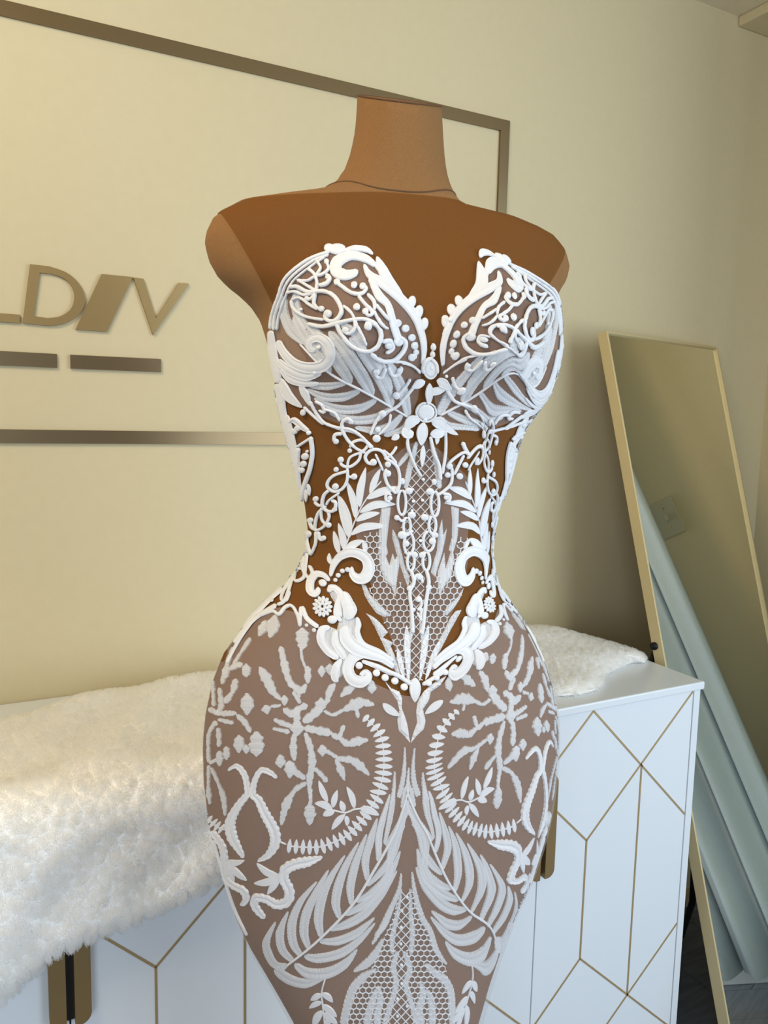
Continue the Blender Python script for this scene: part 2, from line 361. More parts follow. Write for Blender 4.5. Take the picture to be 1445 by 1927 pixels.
BASE = np.array([.4218, .7790, 0]); AU = np.array([.972, -.235, 0]); AV = np.array([-.235, -.972, 0])
ZFT = np.array(sorted([(1.70,.052),(1.60,.055),(1.56,.057),(1.53,.062),(1.50,.072),(1.45,.084),(1.395,.090),(1.33,.084),(1.28,.076),(1.22,.070),(1.15,.068),(1.08,.080),(1.02,.092),(.95,.10),(.88,.099),(.80,.092),(.70,.08),(.60,.07),(.5,.06)]))
ZBT = np.array(sorted([(1.70,.052),(1.60,.056),(1.56,.062),(1.53,.07),(1.50,.078),(1.45,.088),(1.395,.09),(1.30,.084),(1.22,.074),(1.15,.07),(1.08,.09),(1.02,.115),(.95,.135),(.88,.13),(.80,.11),(.70,.09),(.60,.078),(.5,.068)]))
def sm_tab(T, z): return sum(np.interp(z + k, T[:, 0], T[:, 1]) for k in np.linspace(-.02, .02, 9)) / 9
def spow(x, n): return np.sign(x) * np.abs(x) ** (2 / n)
def surf(z, th, flare=False):
    """points of the form at height z (array) and angle th (array); th = 0 is the front"""
    z = np.asarray(z, float); th = np.asarray(th, float)
    i = np.argsort(ZS); uc, aL, aR = (np.interp(z, ZS[i], a[i]) for a in (UC, AL, AR))
    f_, b_ = sm_tab(ZFT, z), sm_tab(ZBT, z)
    if flare:
        k = np.clip((.5 - z) / (.5 - FL), 0, 1); g = 1 + 1.5 * np.clip((k - .25) / .75, 0, 1) ** 1.6
        g = g * (1 + .06 * np.clip((k - .3), 0, 1) * np.sin(th * 14))
        aL, aR, f_, b_ = aL * g, aR * g, f_ * g * 1.1, b_ * g * 1.1
    s, c = spow(np.sin(th), 2.25), spow(np.cos(th), 2.25)
    u = s * np.where(s < 0, aL, aR); v = c * np.where(c > 0, f_, b_)
    for u0 in (-.078, .072):
        du = (u - u0) / .052; zz = z - 1.382; dz = np.where(zz > 0, zz / .062, zz / .048)
        v = v + .047 * np.exp(-(np.abs(du) ** 2.2 + np.abs(dz) ** 2.2)) * np.clip(c * 3, 0, 1)
    P = BASE + (uc + u)[..., None] * AU + v[..., None] * AV
    P[..., 2] = z
    return P
NT = 144
TH = np.linspace(0, 2 * np.pi, NT, endpoint=False)
def loft(zs, off=0.0, flare=False):
    zz, tt = np.meshgrid(zs, TH, indexing='ij')
    P = surf(zz, tt, flare)
    if off:
        e = 1e-3
        du = surf(zz, tt + e, flare) - surf(zz, tt - e, flare); dz = surf(zz + e, tt, flare) - surf(zz - e, tt, flare)
        n = np.cross(du, dz); n /= np.linalg.norm(n, axis=-1, keepdims=True) + 1e-12
        out = P - (BASE + np.array([0, 0, 1]) * P[..., 2:3]); out[..., 2] = 0
        n *= np.sign((n * out).sum(-1, keepdims=True) + 1e-9)
        P = P + n * off
    return P
def grid_faces(n, m):
    return [(i * m + j, i * m + (j + 1) % m, (i + 1) * m + (j + 1) % m, (i + 1) * m + j) for i in range(n - 1) for j in range(m)]
zb_ = np.concatenate([ZS[:-1], np.linspace(.5, .12, 12)])
PB = loft(zb_)
bm = bmesh.new()
vs = [bm.verts.new(p) for p in PB.reshape(-1, 3)]
for f_ in grid_faces(len(zb_), NT): bm.faces.new([vs[i] for i in f_])
bm.faces.new([vs[(len(zb_) - 1) * NT + j] for j in range(NT)])
bmesh.ops.recalc_face_normals(bm, faces=bm.faces)
BODY_BVH = BVHTree.FromBMesh(bm)
# slanting cut at the neck top
pc = BASE + AV * .052; pc[2] = 1.6235
npl = Vector(AV) * .42 + Vector((0, 0, 1)); npl.normalize()
g = bmesh.ops.bisect_plane(bm, geom=bm.verts[:] + bm.edges[:] + bm.faces[:], plane_co=pc, plane_no=npl, clear_outer=True)
ce = [x for x in g['geom_cut'] if isinstance(x, bmesh.types.BMEdge)]
bmesh.ops.edgeloop_fill(bm, edges=ce)
man = empty('mannequin', (BASE[0], BASE[1], FL), 'headless tan suede dress form with short shoulder caps wearing the lace gown', 'mannequin')
body = bm_obj('body', bm, 'suede', man, True)
for p in body.data.polygons:
    if len(p.vertices) > 8: p.use_smooth = False
bx, by = float(BASE[0]), float(BASE[1])
tube('pole', [(bx, by, FL + .015), (bx, by, .125)], .018, 'black', man, 16)
bmd = bmesh.new(); bmesh.ops.create_cone(bmd, cap_ends=True, segments=40, radius1=.15, radius2=.14, depth=.02, matrix=Matrix.Translation((bx, by, FL + .01)))
bm_obj('base_disc', bmd, 'black', man)
# seam round the neck
# pixel -> point on the form (+ normal), sliding inwards where the ray misses the silhouette
CPT = np.array([(190,752),(370,758),(500,790),(600,810),(660,812),(700,809),(800,796),(870,790),(945,788),(1015,784),(1150,783),(1270,780),(1395,771),(1500,766),(1700,757),(1927,750),(2060,748)], float)
CV = Vector(C)
def hit(x, y):
    c = float(np.interp(y, CPT[:, 0], CPT[:, 1])); s = 1 if x < c else -1
    for k in range(60):
        d = Vector(ray(x, y)).normalized()
        loc, n, idx, dist = BODY_BVH.ray_cast(CV, d)
        if loc is not None:
            if n.dot(d) > 0: n = -n
            return loc, n
        x += s * 1.5
    return CV + d * .8, -d

def neck_ring(pf, pl, pr):
    zf_, zl_, zr_ = (hit(*q)[0].z for q in (pf, pl, pr)); cs, sn = np.cos(TH), np.sin(TH)
    wf = np.clip(cs, 0, 1) ** 6; wb = np.clip(-cs, 0, 1) ** 6
    return zf_ * wf + (zf_ + .03) * wb + np.where(sn < 0, zl_, zr_) * (1 - wf - wb)
zn = neck_ring((735, 358), (662, 338), (836, 352))
tube('neck_seam', [tuple(q) for q in surf(zn, TH)] + [tuple(surf(zn, TH)[0])], .0009, 'seam', man, 6)

zt_ = np.full(NT, 1.64)
for _ in range(6):
    q = surf(zt_, TH); zt_ = 1.6235 - .42 * (((q - BASE) @ AV) - .052)
q = surf(zt_, TH); tube('neck_cap_seam', [tuple(v) for v in q] + [tuple(q[0])], .0010, 'seam', man, 6)

# ------------------------------------------------------------------ gown
dress = empty('lace_gown', (BASE[0], BASE[1], FL), 'white lace strapless gown over sheer brown mesh on the dress form', 'dress')
# brown illusion mesh: shoulders to hips, cut at neck and armholes
zi = np.concatenate([ZS[(ZS < 1.60) & (ZS > .51)], [.45, .4, .3, .2, .13]])
zn = neck_ring((740, 363), (618, 370), (854, 375))
PI_ = []
for z in zi:
    zz = np.minimum(z, zn); e = 1e-3
    P = surf(zz, TH); n = np.cross(surf(zz, TH + e) - surf(zz, TH - e), surf(zz + e, TH) - surf(zz - e, TH))
    n /= np.linalg.norm(n, axis=-1, keepdims=True) + 1e-12; o_ = P - BASE; o_[:, 2] = 0; n *= np.sign((n * o_).sum(-1, keepdims=True))
    PI_.append(P + n * .0009)
PI_ = np.array(PI_)
bm = bmesh.new(); vs = [bm.verts.new(p) for p in PI_.reshape(-1, 3)]
for f_ in grid_faces(len(zi), NT): bm.faces.new([vs[i] for i in f_])
bmesh.ops.remove_doubles(bm, verts=bm.verts, dist=1e-6)
def armhole(p_top, p_mid, p_low, side):
    a, b, c = (hit(*p)[0] for p in (p_top, p_mid, p_low))
    n = Vector(AU) * side
    d = (c - a); d -= Vector(AV) * d.dot(Vector(AV)); d.normalize()       # plane holds the front-back axis and the line top-low
    n = d.cross(Vector(AV)).normalized()
    if n.dot(Vector(AU) * side) < 0: n = -n
    # only cut above the bust: keep the rest
    m = bm.verts[:]
    low = min(a.z, c.z)
    fs = [f_ for f_ in bm.faces if f_.calc_center_median().z > low - .06]
    ge = list({v for f_ in fs for v in f_.verts}) + list({e for f_ in fs for e in f_.edges}) + fs
    bmesh.ops.bisect_plane(bm, geom=ge, plane_co=a, plane_no=n, clear_outer=True)
armhole((417, 405), (465, 465), (506, 560), -1)
armhole((1063, 475), (1045, 500), (1034, 534), 1)
bm_obj('illusion_mesh', bm, 'illusion', dress, True)['label'] = 'sheer brown mesh yoke and bodice'

# skirt of white tulle: from the scalloped hip line down to the floor
def px_of(P):
    c = (P - C) @ M.T; return CX + FPX * c[..., 0] / c[..., 2], CY - FPX * c[..., 1] / c[..., 2]
HIPY = np.array([(380,1180),(460,1165),(530,1140),(560,1150),(600,1180),(625,1250),(660,1270),(710,1280),(750,1300),(783,1310),(815,1290),(850,1255),(890,1220),(915,1180),(935,1130),(965,1150),(1000,1180),(1060,1200)], float)
ztop = []
for t in TH:
    z = 1.075
    if math.cos(t) > -.05:
        for zz in np.linspace(1.12, .93, 80):
            x, y = px_of(surf(np.array(zz), np.array(t)))
            if y > np.interp(x, HIPY[:, 0], HIPY[:, 1]): z = zz; break
    ztop.append(z)
ztop = np.array(ztop)
for _ in range(2): ztop = (np.roll(ztop, 1) + 2 * ztop + np.roll(ztop, -1)) / 4
rows = 90; kk = (np.arange(rows) / (rows - 1)) ** .8
V_ = []
for i, k in enumerate(kk):
    z = ztop * (1 - k) + (FL + .004) * k
    e = 1e-3
    P = surf(z, TH, True); n = np.cross(surf(z, TH + e, True) - surf(z, TH - e, True), surf(z + e, TH, True) - surf(z - e, TH, True))
    n /= np.linalg.norm(n, axis=-1, keepdims=True); o_ = P - BASE; o_[:, 2] = 0; n *= np.sign((n * o_).sum(-1, keepdims=True))
    V_.append(P + n * (.0018 + .004 * np.clip((.72 - z) / .2, 0, 1))[:, None])
V_ = np.array(V_)
mesh_obj('tulle_skirt', V_.reshape(-1, 3), grid_faces(rows, NT), 'tulle', dress, True)

# ------------------------------------------------------------------ lace: traced shapes laid on the form as raised threads
ZONE = {1: (480, 440, 4.25), 2: (760, 440, 4.25), 3: (480, 780, 4.25), 4: (720, 780, 4.25), 5: (380, 1080, 4.0139), 6: (700, 1080, 4.0139), 7: (380, 1480, 4.0139), 8: (700, 1480, 4.0139), 0: (0, 0, 1.0)}
def Zp(z, x, y): a = ZONE[z]; return (a[0] + x / a[2], a[1] + y / a[2])
# matching points on the two halves of the gown: left half -> right half
PAIRS = [((1,640,110),(2,760,190)),((1,930,175),(2,605,195)),((1,975,210),(2,590,255)),((1,865,270),(2,755,325)),((1,1170,520),(2,520,520)),
 ((1,1245,545),(2,440,540)),((1,1305,630),(2,380,615)),((1,1345,720),(2,335,695)),((1,1330,1050),(2,310,1060)),
 ((1,530,800),(2,1030,980)),((1,645,960),(2,925,1120)),((1,500,1110),(2,1010,1295)),((1,910,930),(2,830,900)),((1,990,810),(2,690,790)),((1,1180,880),(2,485,850)),
 ((1,1215,1465),(2,290,1450)),((1,600,1110),(2,900,1115)),((1,1050,1610),(2,580,1560)),((1,140,780),(2,1250,800)),((1,250,350),(2,1175,440)),((1,740,1490),(2,680,1510)),
 ((3,650,190),(4,890,200)),((3,740,430),(4,830,470)),((3,650,560),(4,870,600)),((3,590,720),(4,880,720)),
 ((3,715,1090),(4,800,1100)),((3,880,430),(4,755,440)),((3,990,790),(4,620,780)),((3,1055,890),(4,580,890)),((3,1120,720),(4,490,710)),((3,1160,575),(4,515,580)),
 ((3,770,1100),(4,730,1090)),((3,945,1220),(4,575,1210)),((3,840,1355),(4,650,1375)),((3,450,1400),(4,870,1420)),
 ((5,920,245),(6,870,225)),((5,1180,840),(6,640,770)),((6,30,745),(6,545,740)),((6,80,980),(6,520,955)),
 ((5,720,1160),(6,1040,1070)),((5,760,490),(6,1030,430)),((5,615,560),(6,1120,470)),((5,1255,1250),(6,595,1205)),((5,1260,1515),(6,570,1465)),((5,1075,1545),(6,735,1465)),((5,1230,960),(6,640,950)),((5,380,1280),(6,1260,1150)),
 ((5,565,1530),(6,1155,1390)),((5,210,1475),(6,1355,1300)),((5,1240,1090),(6,630,1040)),((5,1370,1390),(6,470,1400)),((7,1310,90),(8,545,50)),((7,650,440),(8,1075,285)),((7,900,450),(8,860,340)),
 ((7,440,550),(8,1215,350)),((7,905,525),(8,870,410)),((7,600,640),(8,1110,490)),((7,690,800),(8,1025,670)),
 ((7,650,1340),(8,920,1150)),((7,870,1160),(8,765,965)),((7,1130,890),(8,620,790)),((7,1300,620),(8,490,540)),((7,1440,360),(8,410,340)),((7,800,1490),(8,830,1380)),((7,490,1180),(8,1072,960)),((7,560,1345),(8,965,1190)),((7,558,1018),(8,1070,790)),((7,868,712),(8,885,580)),((7,955,625),(8,815,510)),((7,1078,515),(8,715,425)),((7,1182,415),(8,630,345)),((7,1242,355),(8,575,295)),((7,1322,235),(8,505,190)),((7,1418,55),(8,425,30)),((7,935,1432),(8,745,1335)),((7,1170,1222),(8,550,1165)),((7,1305,1025),(8,440,980)),((8,185,630),(8,330,605)),((8,245,290),(8,300,280)),((7,905,1550),(8,750,1460)),
 ((0,387,1350),(0,1050,1350)),((0,385,1470),(0,1044,1470)),((0,425,1660),(0,996,1660)),((0,563,900),(0,956,900)),((0,581,1020),(0,923,1020)),((0,520,1120),(0,945,1120)),((0,450,1190),(0,995,1190)),((0,503,1820),(0,930,1820))]
PAIRS += [((0,x,y),(0,x,y)) for x, y in ((814,650),(809,700),(796,800),(790,880),(788,945),(784,1015),(783,1150),(780,1270),(771,1395),(766,1500),(757,1700),(752,1900))]
_A = np.array([Zp(*a) for a, b in PAIRS]); _B = np.array([Zp(*b) for a, b in PAIRS])
def _tk(r2): return np.where(r2 > 0, r2 * np.log(np.maximum(r2, 1e-9)), 0) * .5
_n = len(_A)
_K = _tk(((_A[:, None] - _A[None]) ** 2).sum(-1)) + np.eye(_n) * 60.0
_Pm = np.concatenate([np.ones((_n, 1)), _A], 1)
_S = np.linalg.solve(np.block([[_K, _Pm], [_Pm.T, np.zeros((3, 3))]]), np.concatenate([_B, np.zeros((3, 2))]))
def mirror_pts(P):
    P = np.asarray(P, float)
    return _tk(((P[:, None] - _A[None]) ** 2).sum(-1)) @ _S[:_n] + np.concatenate([np.ones((len(P), 1)), P], 1) @ _S[_n:]

LIFT = .0020
PXM = .00057                                    # metres per pixel on the form
CR7 = np.array([-1, -.82, -.45, 0, .45, .82, 1.0])
CR11 = np.array([-1, -.93, -.86, -.74, -.45, 0, .45, .74, .86, .93, 1.0])
def resample(P, Wd, step):
    n = 10; P = np.array(P, float); 
    if len(P) == 2: P = np.array([P[0], (P[0] + P[1]) / 2, P[1]]); Wd = np.interp([0, .5, 1], [0, 1], Wd[:2]) if len(Wd) == 2 else Wd
    Q = np.array(spl(P, n)); Wq = np.interp(np.arange(len(Q)) / n, np.arange(len(Wd)), Wd)
    d = np.concatenate([[0], np.cumsum(np.linalg.norm(np.diff(Q, axis=0), axis=1))])
    k = max(4, int(d[-1] / step)); s = np.linspace(0, d[-1], k + 1)
    return np.stack([np.interp(s, d, Q[:, 0]), np.interp(s, d, Q[:, 1])], 1), np.interp(s, d, Wq), s
def ribbon(name, P, Wd, m, style, mirror=False, lift=LIFT, hk=None):
    """style: c cord, l pointed leaf, s padded scroll, e embroidered with stitch teeth, w scalloped edge, f feather barb"""
    CROSS = CR11 if style in 'sl' else CR7; nc = len(CROSS)
    step = {'c': 2.6, 'l': 2.4, 's': 2.6, 'e': 1.15, 'w': 1.5, 'f': 1.1}[style]
    Q, w, s = resample(P, Wd, step)
    t = s / s[-1]; L_ = s[-1]
    if style == 'l': w = w * (np.sin(np.pi * np.clip(t, 0, 1) ** .85) ** .75) + .35
    elif style in 'cs': r = np.minimum(w / 2, L_ / 3); e = np.minimum(s, L_ - s); w = w * np.sqrt(np.clip(1 - (1 - np.clip(e / np.maximum(r, .01), 0, 1)) ** 2, .06, 1))
    elif style in 'ef': e = np.minimum(s, L_ - s); w = w * np.clip(.35 + e / np.maximum(w * .6, 1), 0, 1)
    elif style == 'w': e = np.minimum(s, L_ - s); w = w * np.clip(.3 + e / np.maximum(w * .6, 1), 0, 1)
    T = np.gradient(Q, axis=0); T /= np.linalg.norm(T, axis=1, keepdims=True) + 1e-9
    Nn = np.stack([-T[:, 1], T[:, 0]], 1)
    hk = hk if hk is not None else {'c': .30, 'l': .10, 's': .13, 'e': .06, 'w': .13, 'f': .06}[style]
    k = len(Q); wl = w / 2; wr = w / 2
    if style == 'e' and name.startswith('branch'):
        a0, a1 = rnd.uniform(0, 6), rnd.uniform(0, 6); w = w * (1 + .22 * np.sin(s / 3.1 + a0) * np.sin(s / 7.3 + a1))
        wl = w / 2; wr = w / 2
    if style in 'ef':
        z = np.where(np.arange(k) % 2 == 0, 1.0, -1.0); am = {'e': 1.5, 'f': .8}[style]; w = w * {'e': .9, 'f': .85}[style]; wl = w / 2; wr = w / 2
        rl = np.array([rnd.uniform(.3, 1) for _ in range(k)]); wl = np.maximum(wl + z * am * rl, .3); wr = np.maximum(wr - z * am * rl, .3)
    if style == 'w':
        wl = wl * (.82 + .22 * np.abs(np.sin(s / 5.2 * np.pi / 2))); wr = wr * (.82 + .22 * np.abs(np.sin(s / 5.2 * np.pi / 2 + .9)))
    off = np.where(CROSS[None] < 0, CROSS[None] * wl[:, None], CROSS[None] * wr[:, None])
    PX = Q[:, None] + Nn[:, None] * off[..., None]
    if mirror: PX = mirror_pts(PX.reshape(-1, 2)).reshape(PX.shape)
    prof = {'c': np.sqrt(1 - CR7 ** 2), 'l': np.array([0, .75, .95, .6, .9, .75, .9, .6, .95, .75, 0]), 's': np.array([0, .8, .85, .35, .85, 1, .85, .35, .85, .8, 0]),
            'e': np.array([0, .8, 1, 1, 1, .8, 0]), 'f': np.array([0, .8, 1, .1, 1, .8, 0]), 'w': np.array([0, .9, 1, .35, 1, .9, 0])}[style]
    V, UVs = [], []
    for i in range(k):
        hh = w[i] * PXM * hk
        for j in range(nc):
            loc, n = hit(*PX[i, j]); V.append(loc + n * (lift + hh * prof[j] - (.0012 if j in (0, nc - 1) else 0))); UVs.append((s[i] / 10, CROSS[j]))
    F = [(i * nc + j, i * nc + j + 1, (i + 1) * nc + j + 1, (i + 1) * nc + j) for i in range(k - 1) for j in range(nc - 1)]
    F += [tuple(range(nc - 1, -1, -1)), tuple((k - 1) * nc + j for j in range(nc))]
    return mesh_obj(name, V, F, m, dress, style in 'csl', UVs)
def dome(name, cx, cy, rx, ry, m, mirror=False, hk=.75, lift=LIFT, teeth=0, rot=0):
    PX = [(cx, cy)]; H = [1.0]; UVs = [(cx / 10, 0)]; na = 14 if not teeth else max(16, int((rx + ry) * 1.6)); rr = [.4, .72, .93, 1.0]
    for r in rr:
        for a in range(na):
            q = r
            if teeth and r > .9: q = r + (.5 if a % 2 else -.5) / max(rx, ry) * teeth
            t = a * 2 * math.pi / na; x, y = rx * q * math.cos(t), ry * q * math.sin(t)
            PX.append((cx + x * math.cos(rot) - y * math.sin(rot), cy + x * math.sin(rot) + y * math.cos(rot))); H.append(math.sqrt(max(0, 1 - r * r))); UVs.append((PX[-1][1] / 10, PX[-1][0] / 10))
    if mirror: PX = mirror_pts(PX)
    hh = min(rx, ry) * PXM * hk * .5; V = []
    for (x, y), h_ in zip(PX, H):
        loc, n = hit(x, y); V.append(loc + n * (lift + hh * h_ - (.001 if h_ == 0 else 0)))
    F = [(0, 1 + a, 1 + (a + 1) % na) for a in range(na)]
    for i in range(len(rr) - 1):
        for a in range(na): p = 1 + i * na; F.append((p + a, p + na + a, p + na + (a + 1) % na, p + (a + 1) % na))
    return mesh_obj(name, V, F, m, dress, not teeth, UVs)
def inpoly(x, y, P):
    r = False
    for i in range(len(P)):
        (x1, y1), (x2, y2) = P[i], P[i - 1]
        if (y1 > y) != (y2 > y) and x < (x2 - x1) * (y - y1) / (y2 - y1) + x1: r = not r
    return r
def patch(name, P, m, h, mirror=False, grid=6.0, dom=0.0, lift=0.0):
    """filled outline laid on the form; dom raises the inside a little"""
    P = [tuple(p) for p in P]; n = len(P); pts = [Vector(p) for p in P]
    xs = [p[0] for p in P]; ys = [p[1] for p in P]
    y = min(ys) + grid / 2
    while y < max(ys):
        x = min(xs) + grid / 2
        while x < max(xs):
            if inpoly(x, y, P) and min((x - a) ** 2 + (y - b) ** 2 for a, b in P) > (grid * .4) ** 2: pts.append(Vector((x + rnd.uniform(-.4, .4), y)))
            x += grid
        y += grid
    vs, es, fs, ov, oe, of_ = delaunay_2d_cdt(pts, [(i, (i + 1) % n) for i in range(n)], [], 1, 1e-4)
    PX = np.array([(v.x, v.y) for v in vs]); UVs = [(v.x / 10, v.y / 20) for v in vs]
    if mirror: PX = mirror_pts(PX)
    V = []
    for i, (x, y) in enumerate(PX):
        loc, nn = hit(x, y); edge = any(k < n for k in ov[i])
        V.append(loc + nn * (lift + (h if not edge else h - dom)))
    return mesh_obj(name, V, [tuple(f_) for f_ in fs], m, dress, dom == 0, UVs)
def parse(s):
    """'3:10,20 30,40 5:1,2' -> pixel points; a number before the colon switches the zoom zone; also returns the zoom factor"""
    z = 0; out = []
    for tok in s.split():
        if ':' in tok: a, tok = tok.split(':'); z = int(a)
        x, y = tok.split(','); out.append(Zp(z, float(x), float(y)))
    return out, ZONE[z][2]
SMAT = {'c': 'cord', 'l': 'satin', 's': 'satin', 'e': 'stitch', 'w': 'satin', 'f': 'feather'}
SIDES = {'b': (False, True), 'n': (False,), 'm': (True,)}
def T(data):
    """lines: name style sides widths points"""
    for ln in data.strip().splitlines():
        ln = ln.strip()
        if not ln: continue
        name, st, sd, wd, pts = ln.split(None, 4)
        P, k = parse(pts)
        Wd = [float(w) / k * (.88 if st == 'c' else 1) for w in wd.split(',')]
        if len(Wd) == 1: Wd = Wd * len(P)
        elif len(Wd) != len(P): Wd = list(np.interp(np.linspace(0, 1, len(P)), np.linspace(0, 1, len(Wd)), Wd))
        for m in SIDES[sd]: ribbon(name, P, Wd, SMAT[st], st, m, LIFT + LAYER)
def D(name, m, sd, hk, data, teeth=0):
    """domes: 'zone:x,y,rx,ry' (zoom pixels)"""
    z = 0
    for tok in data.split():
        if ':' in tok: a, tok = tok.split(':'); z = int(a)
        v = [float(q) for q in tok.split(',')]; x, y = Zp(z, v[0], v[1]); k = ZONE[z][2]
        rx = v[2] / k; ry = (v[3] if len(v) > 3 else v[2]) / k; rot = math.radians(v[4]) if len(v) > 4 else 0
        if name == 'bud': rx *= .74; ry *= .74
        for s in SIDES[sd]: dome(name, x, y, rx, ry, m, s, hk, LIFT + LAYER, teeth, rot)
LAYER = 0.0

# --- sheer lining patches under the lace
CEN = [(668,1000),(690,890),(715,875),(770,835),(800,825),(830,850),(862,880),(885,905),(884,960),(878,1010),(880,1050),(868,1105),(845,1165),(812,1240),(783,1290),(760,1280),(735,1200),(705,1130),(688,1060)]
patch('bodice_tulle', CEN, 'tulle2', .0018)
CUP = [Zp(1,*p) for p in ((140,760),(250,350),(430,210),(600,160),(760,150),(900,210),(1010,260),(1170,520),(1300,730),(1345,920),(1330,1080),(1300,1300),(1230,1520),(1040,1615),(800,1570),(560,1470),(400,1380),(230,1230),(165,950))]
for mi in (False, True): patch('cup_tulle', CUP, 'tulle2', .0018, mi)

# --- stitched leaf on each cup
T('''
cup_leaf_barb f b 60,120,90,30 1:1225,1460 1180,1270 1110,1110 1050,1000
cup_leaf_barb f b 70,120,120,60 1:1090,1385 1030,1210 910,1010 760,830
cup_leaf_barb f b 70,125,125,60 1:940,1290 870,1160 745,960 600,780
cup_leaf_barb f b 70,120,125,70 1:770,1190 695,1070 570,890 430,720
cup_leaf_barb f b 60,110,110,60 1:610,1105 485,930 390,800 320,660
cup_leaf_barb f b 40,100,90,60 1:400,880 300,780 240,640 240,500
cup_leaf_barb f b 70,100,80,50 1:420,760 350,640 330,520 370,440
cup_leaf_barb f b 40,75,70,30 1:730,1185 590,1215 470,1205 390,1170
cup_leaf_barb f b 40,85,80,30 1:840,1245 710,1300 560,1300 420,1240
cup_leaf_barb f b 40,90,85,30 1:970,1320 830,1395 650,1395 480,1310
cup_leaf_barb f b 40,90,85,30 1:1090,1390 950,1475 770,1485 600,1425
cup_leaf_barb f b 40,90,80,30 1:1175,1440 1085,1535 950,1570 800,1545
cup_leaf_barb f b 40,70,50 1:1225,1470 1185,1560 1030,1610
cup_leaf_barb f b 60,90,60 1:690,720 800,800 900,1000
cup_leaf_barb f b 60,100,70 1:980,980 1030,1120 1080,1260
''')
LAYER = .0006
T('''
leaf_vein c b 12,18,20 1:370,880 600,1105 900,1270 1220,1465
''')
LAYER = .0012
# --- cup borders and leaves
T('''
cup_edge_cord c b 26 1:600,155 430,215 252,352 195,500 150,640 138,760
cup_edge_cord c b 22 1:590,180 445,240 280,370 220,510 175,650 165,770
cup_edge_cord c b 18 1:560,200 460,265 310,385 250,520 205,650 190,770
cup_side_band s b 40,60,60,50 1:140,770 155,900 180,1050 205,1190
top_leaf s b 25,45,45,12 1:715,150 790,130 880,140 938,178
crest_scroll s b 30,60,70,92,95,80,60,36 1:960,275 880,215 760,190 660,240 650,310 712,346 780,335 818,308
outer_leaf l b 80 1:965,195 1010,300 1065,400 1180,525
outer_leaf l b 40 1:930,235 1000,310 1060,400
neckline_cord s b 14,50,68,70,66,60,52,24 1:865,258 905,340 1000,405 1150,530 1262,660 1322,800 1342,920 1330,1045
inner_leaf s b 20,44,62,46,52,54,60 1:905,370 935,420 985,515 1050,585 1082,700 1112,800 1130,850
side_scroll s b 40,60,75,85,92,84,76,70,60,48,30 1:200,850 245,945 335,1035 450,1065 560,1045 612,970 602,885 535,830 462,850 458,910 498,935
side_band s b 40,70,70,40 1:195,1005 285,1085 420,1135 540,1100
side_band s b 30,55,50,20 1:225,1080 300,1160 400,1190 520,1190
side_leaf l b 75 1:220,1150 280,1290 390,1385
side_leaf l b 55 1:370,1200 420,1290 450,1370
side_strip s b 50,70,60,60,50 1:190,1195 215,1300 235,1420 265,1560 300,1720
side_leaf l b 45 1:270,1500 330,1490 400,1550 455,1590
''')
D('crest_knob', 'satin', 'b', .5, '1:590,125,40,34 1:655,135,72,44')
D('petal', 'satin', 'b', .45, '1:1243,553,33,50,8 1:1300,630,38,54,12 1:1345,725,34,52,12')
D('stitch_knot', 'cord', 'b', .7, '1:1185,760,30 1:1238,832,30 1:1262,895,30 1:1275,945,24')
D('bud', 'cord', 'b', .7, '1:1240,985,40 1:1120,720,44 1:1130,860,50 1:1260,975,30')
LAYER = .0022
# --- corded vine over the cups
T('''
vine_cord c b 28 1:350,370 430,420 500,465
vine_cord c b 28 1:430,290 480,330 508,400 500,465 472,520 425,532
vine_cord c b 26 1:490,225 530,285 500,345
vine_cord c b 26 1:570,232 590,300 530,345 470,330
vine_cord c b 36 1:520,425 580,412 605,370 572,342
vine_cord c b 24 1:355,372 430,382 490,352
vine_cord c b 36 1:285,425 350,425 440,470 560,470 640,510 690,580 702,640 655,700 592,692 578,645
vine_cord c b 28 1:265,470 330,462 410,492 480,480
vine_cord c b 28 1:308,530 330,600 420,662 570,692
vine_cord c b 26 1:308,530 370,512 440,560 520,612
vine_cord c b 30 1:500,485 490,560 530,612
vine_cord c b 26 1:715,585 780,650 822,740 892,885
vine_cord c b 32 1:798,685 802,760 755,800 728,770
vine_cord c b 34 1:440,720 560,742 700,712 860,690 960,740 992,820 960,900 880,932 780,890 702,800 668,720
vine_cord c b 36 1:915,945 1000,1002 1090,1002 1160,942 1182,870 1130,825
vine_cord c b 30 1:1000,862 1060,852 1082,910 1030,950
vine_cord c b 30 1:645,400 700,440 770,490 840,500 882,462 850,432
vine_cord c b 28 1:820,510 870,572 930,640 900,662 860,622
vine_cord c b 26 1:890,500 940,560 945,630
vine_cord c b 24 1:950,580 1010,650 1055,702
vine_cord c b 24 1:940,630 990,722 1045,765
vine_cord c b 30 1:950,1070 962,1122 1002,1130 1032,1060
vine_cord c b 30 1:1050,1052 1090,1122 1142,1100 1152,1050
vine_cord c b 24 1:1080,1010 1180,1020 1260,1060 1310,1110
vine_cord c b 26 1:455,1330 500,1425 565,1505 660,1542 770,1560 860,1622 925,1710
vine_cord c b 24 1:405,1375 470,1440 560,1520
vine_cord c b 30 1:785,1500 742,1470 702,1500 702,1560 742,1640 800,1705
vine_cord c b 24 1:490,1330 545,1360 565,1422 520,1400
vine_cord c b 24 1:560,1392 640,1422 684,1490
vine_cord c b 34 1:705,1592 645,1602 640,1660
vine_cord c b 26 1:1290,1180 1200,1290 1130,1372 1012,1432 962,1502 920,1605
vine_cord c b 24 1:1080,1432 1062,1522 985,1602
vine_cord c b 24 1:1230,1150 1180,1230 1120,1290
vine_cord c b 24 1:1310,1100 1240,1050 1150,1020
''')
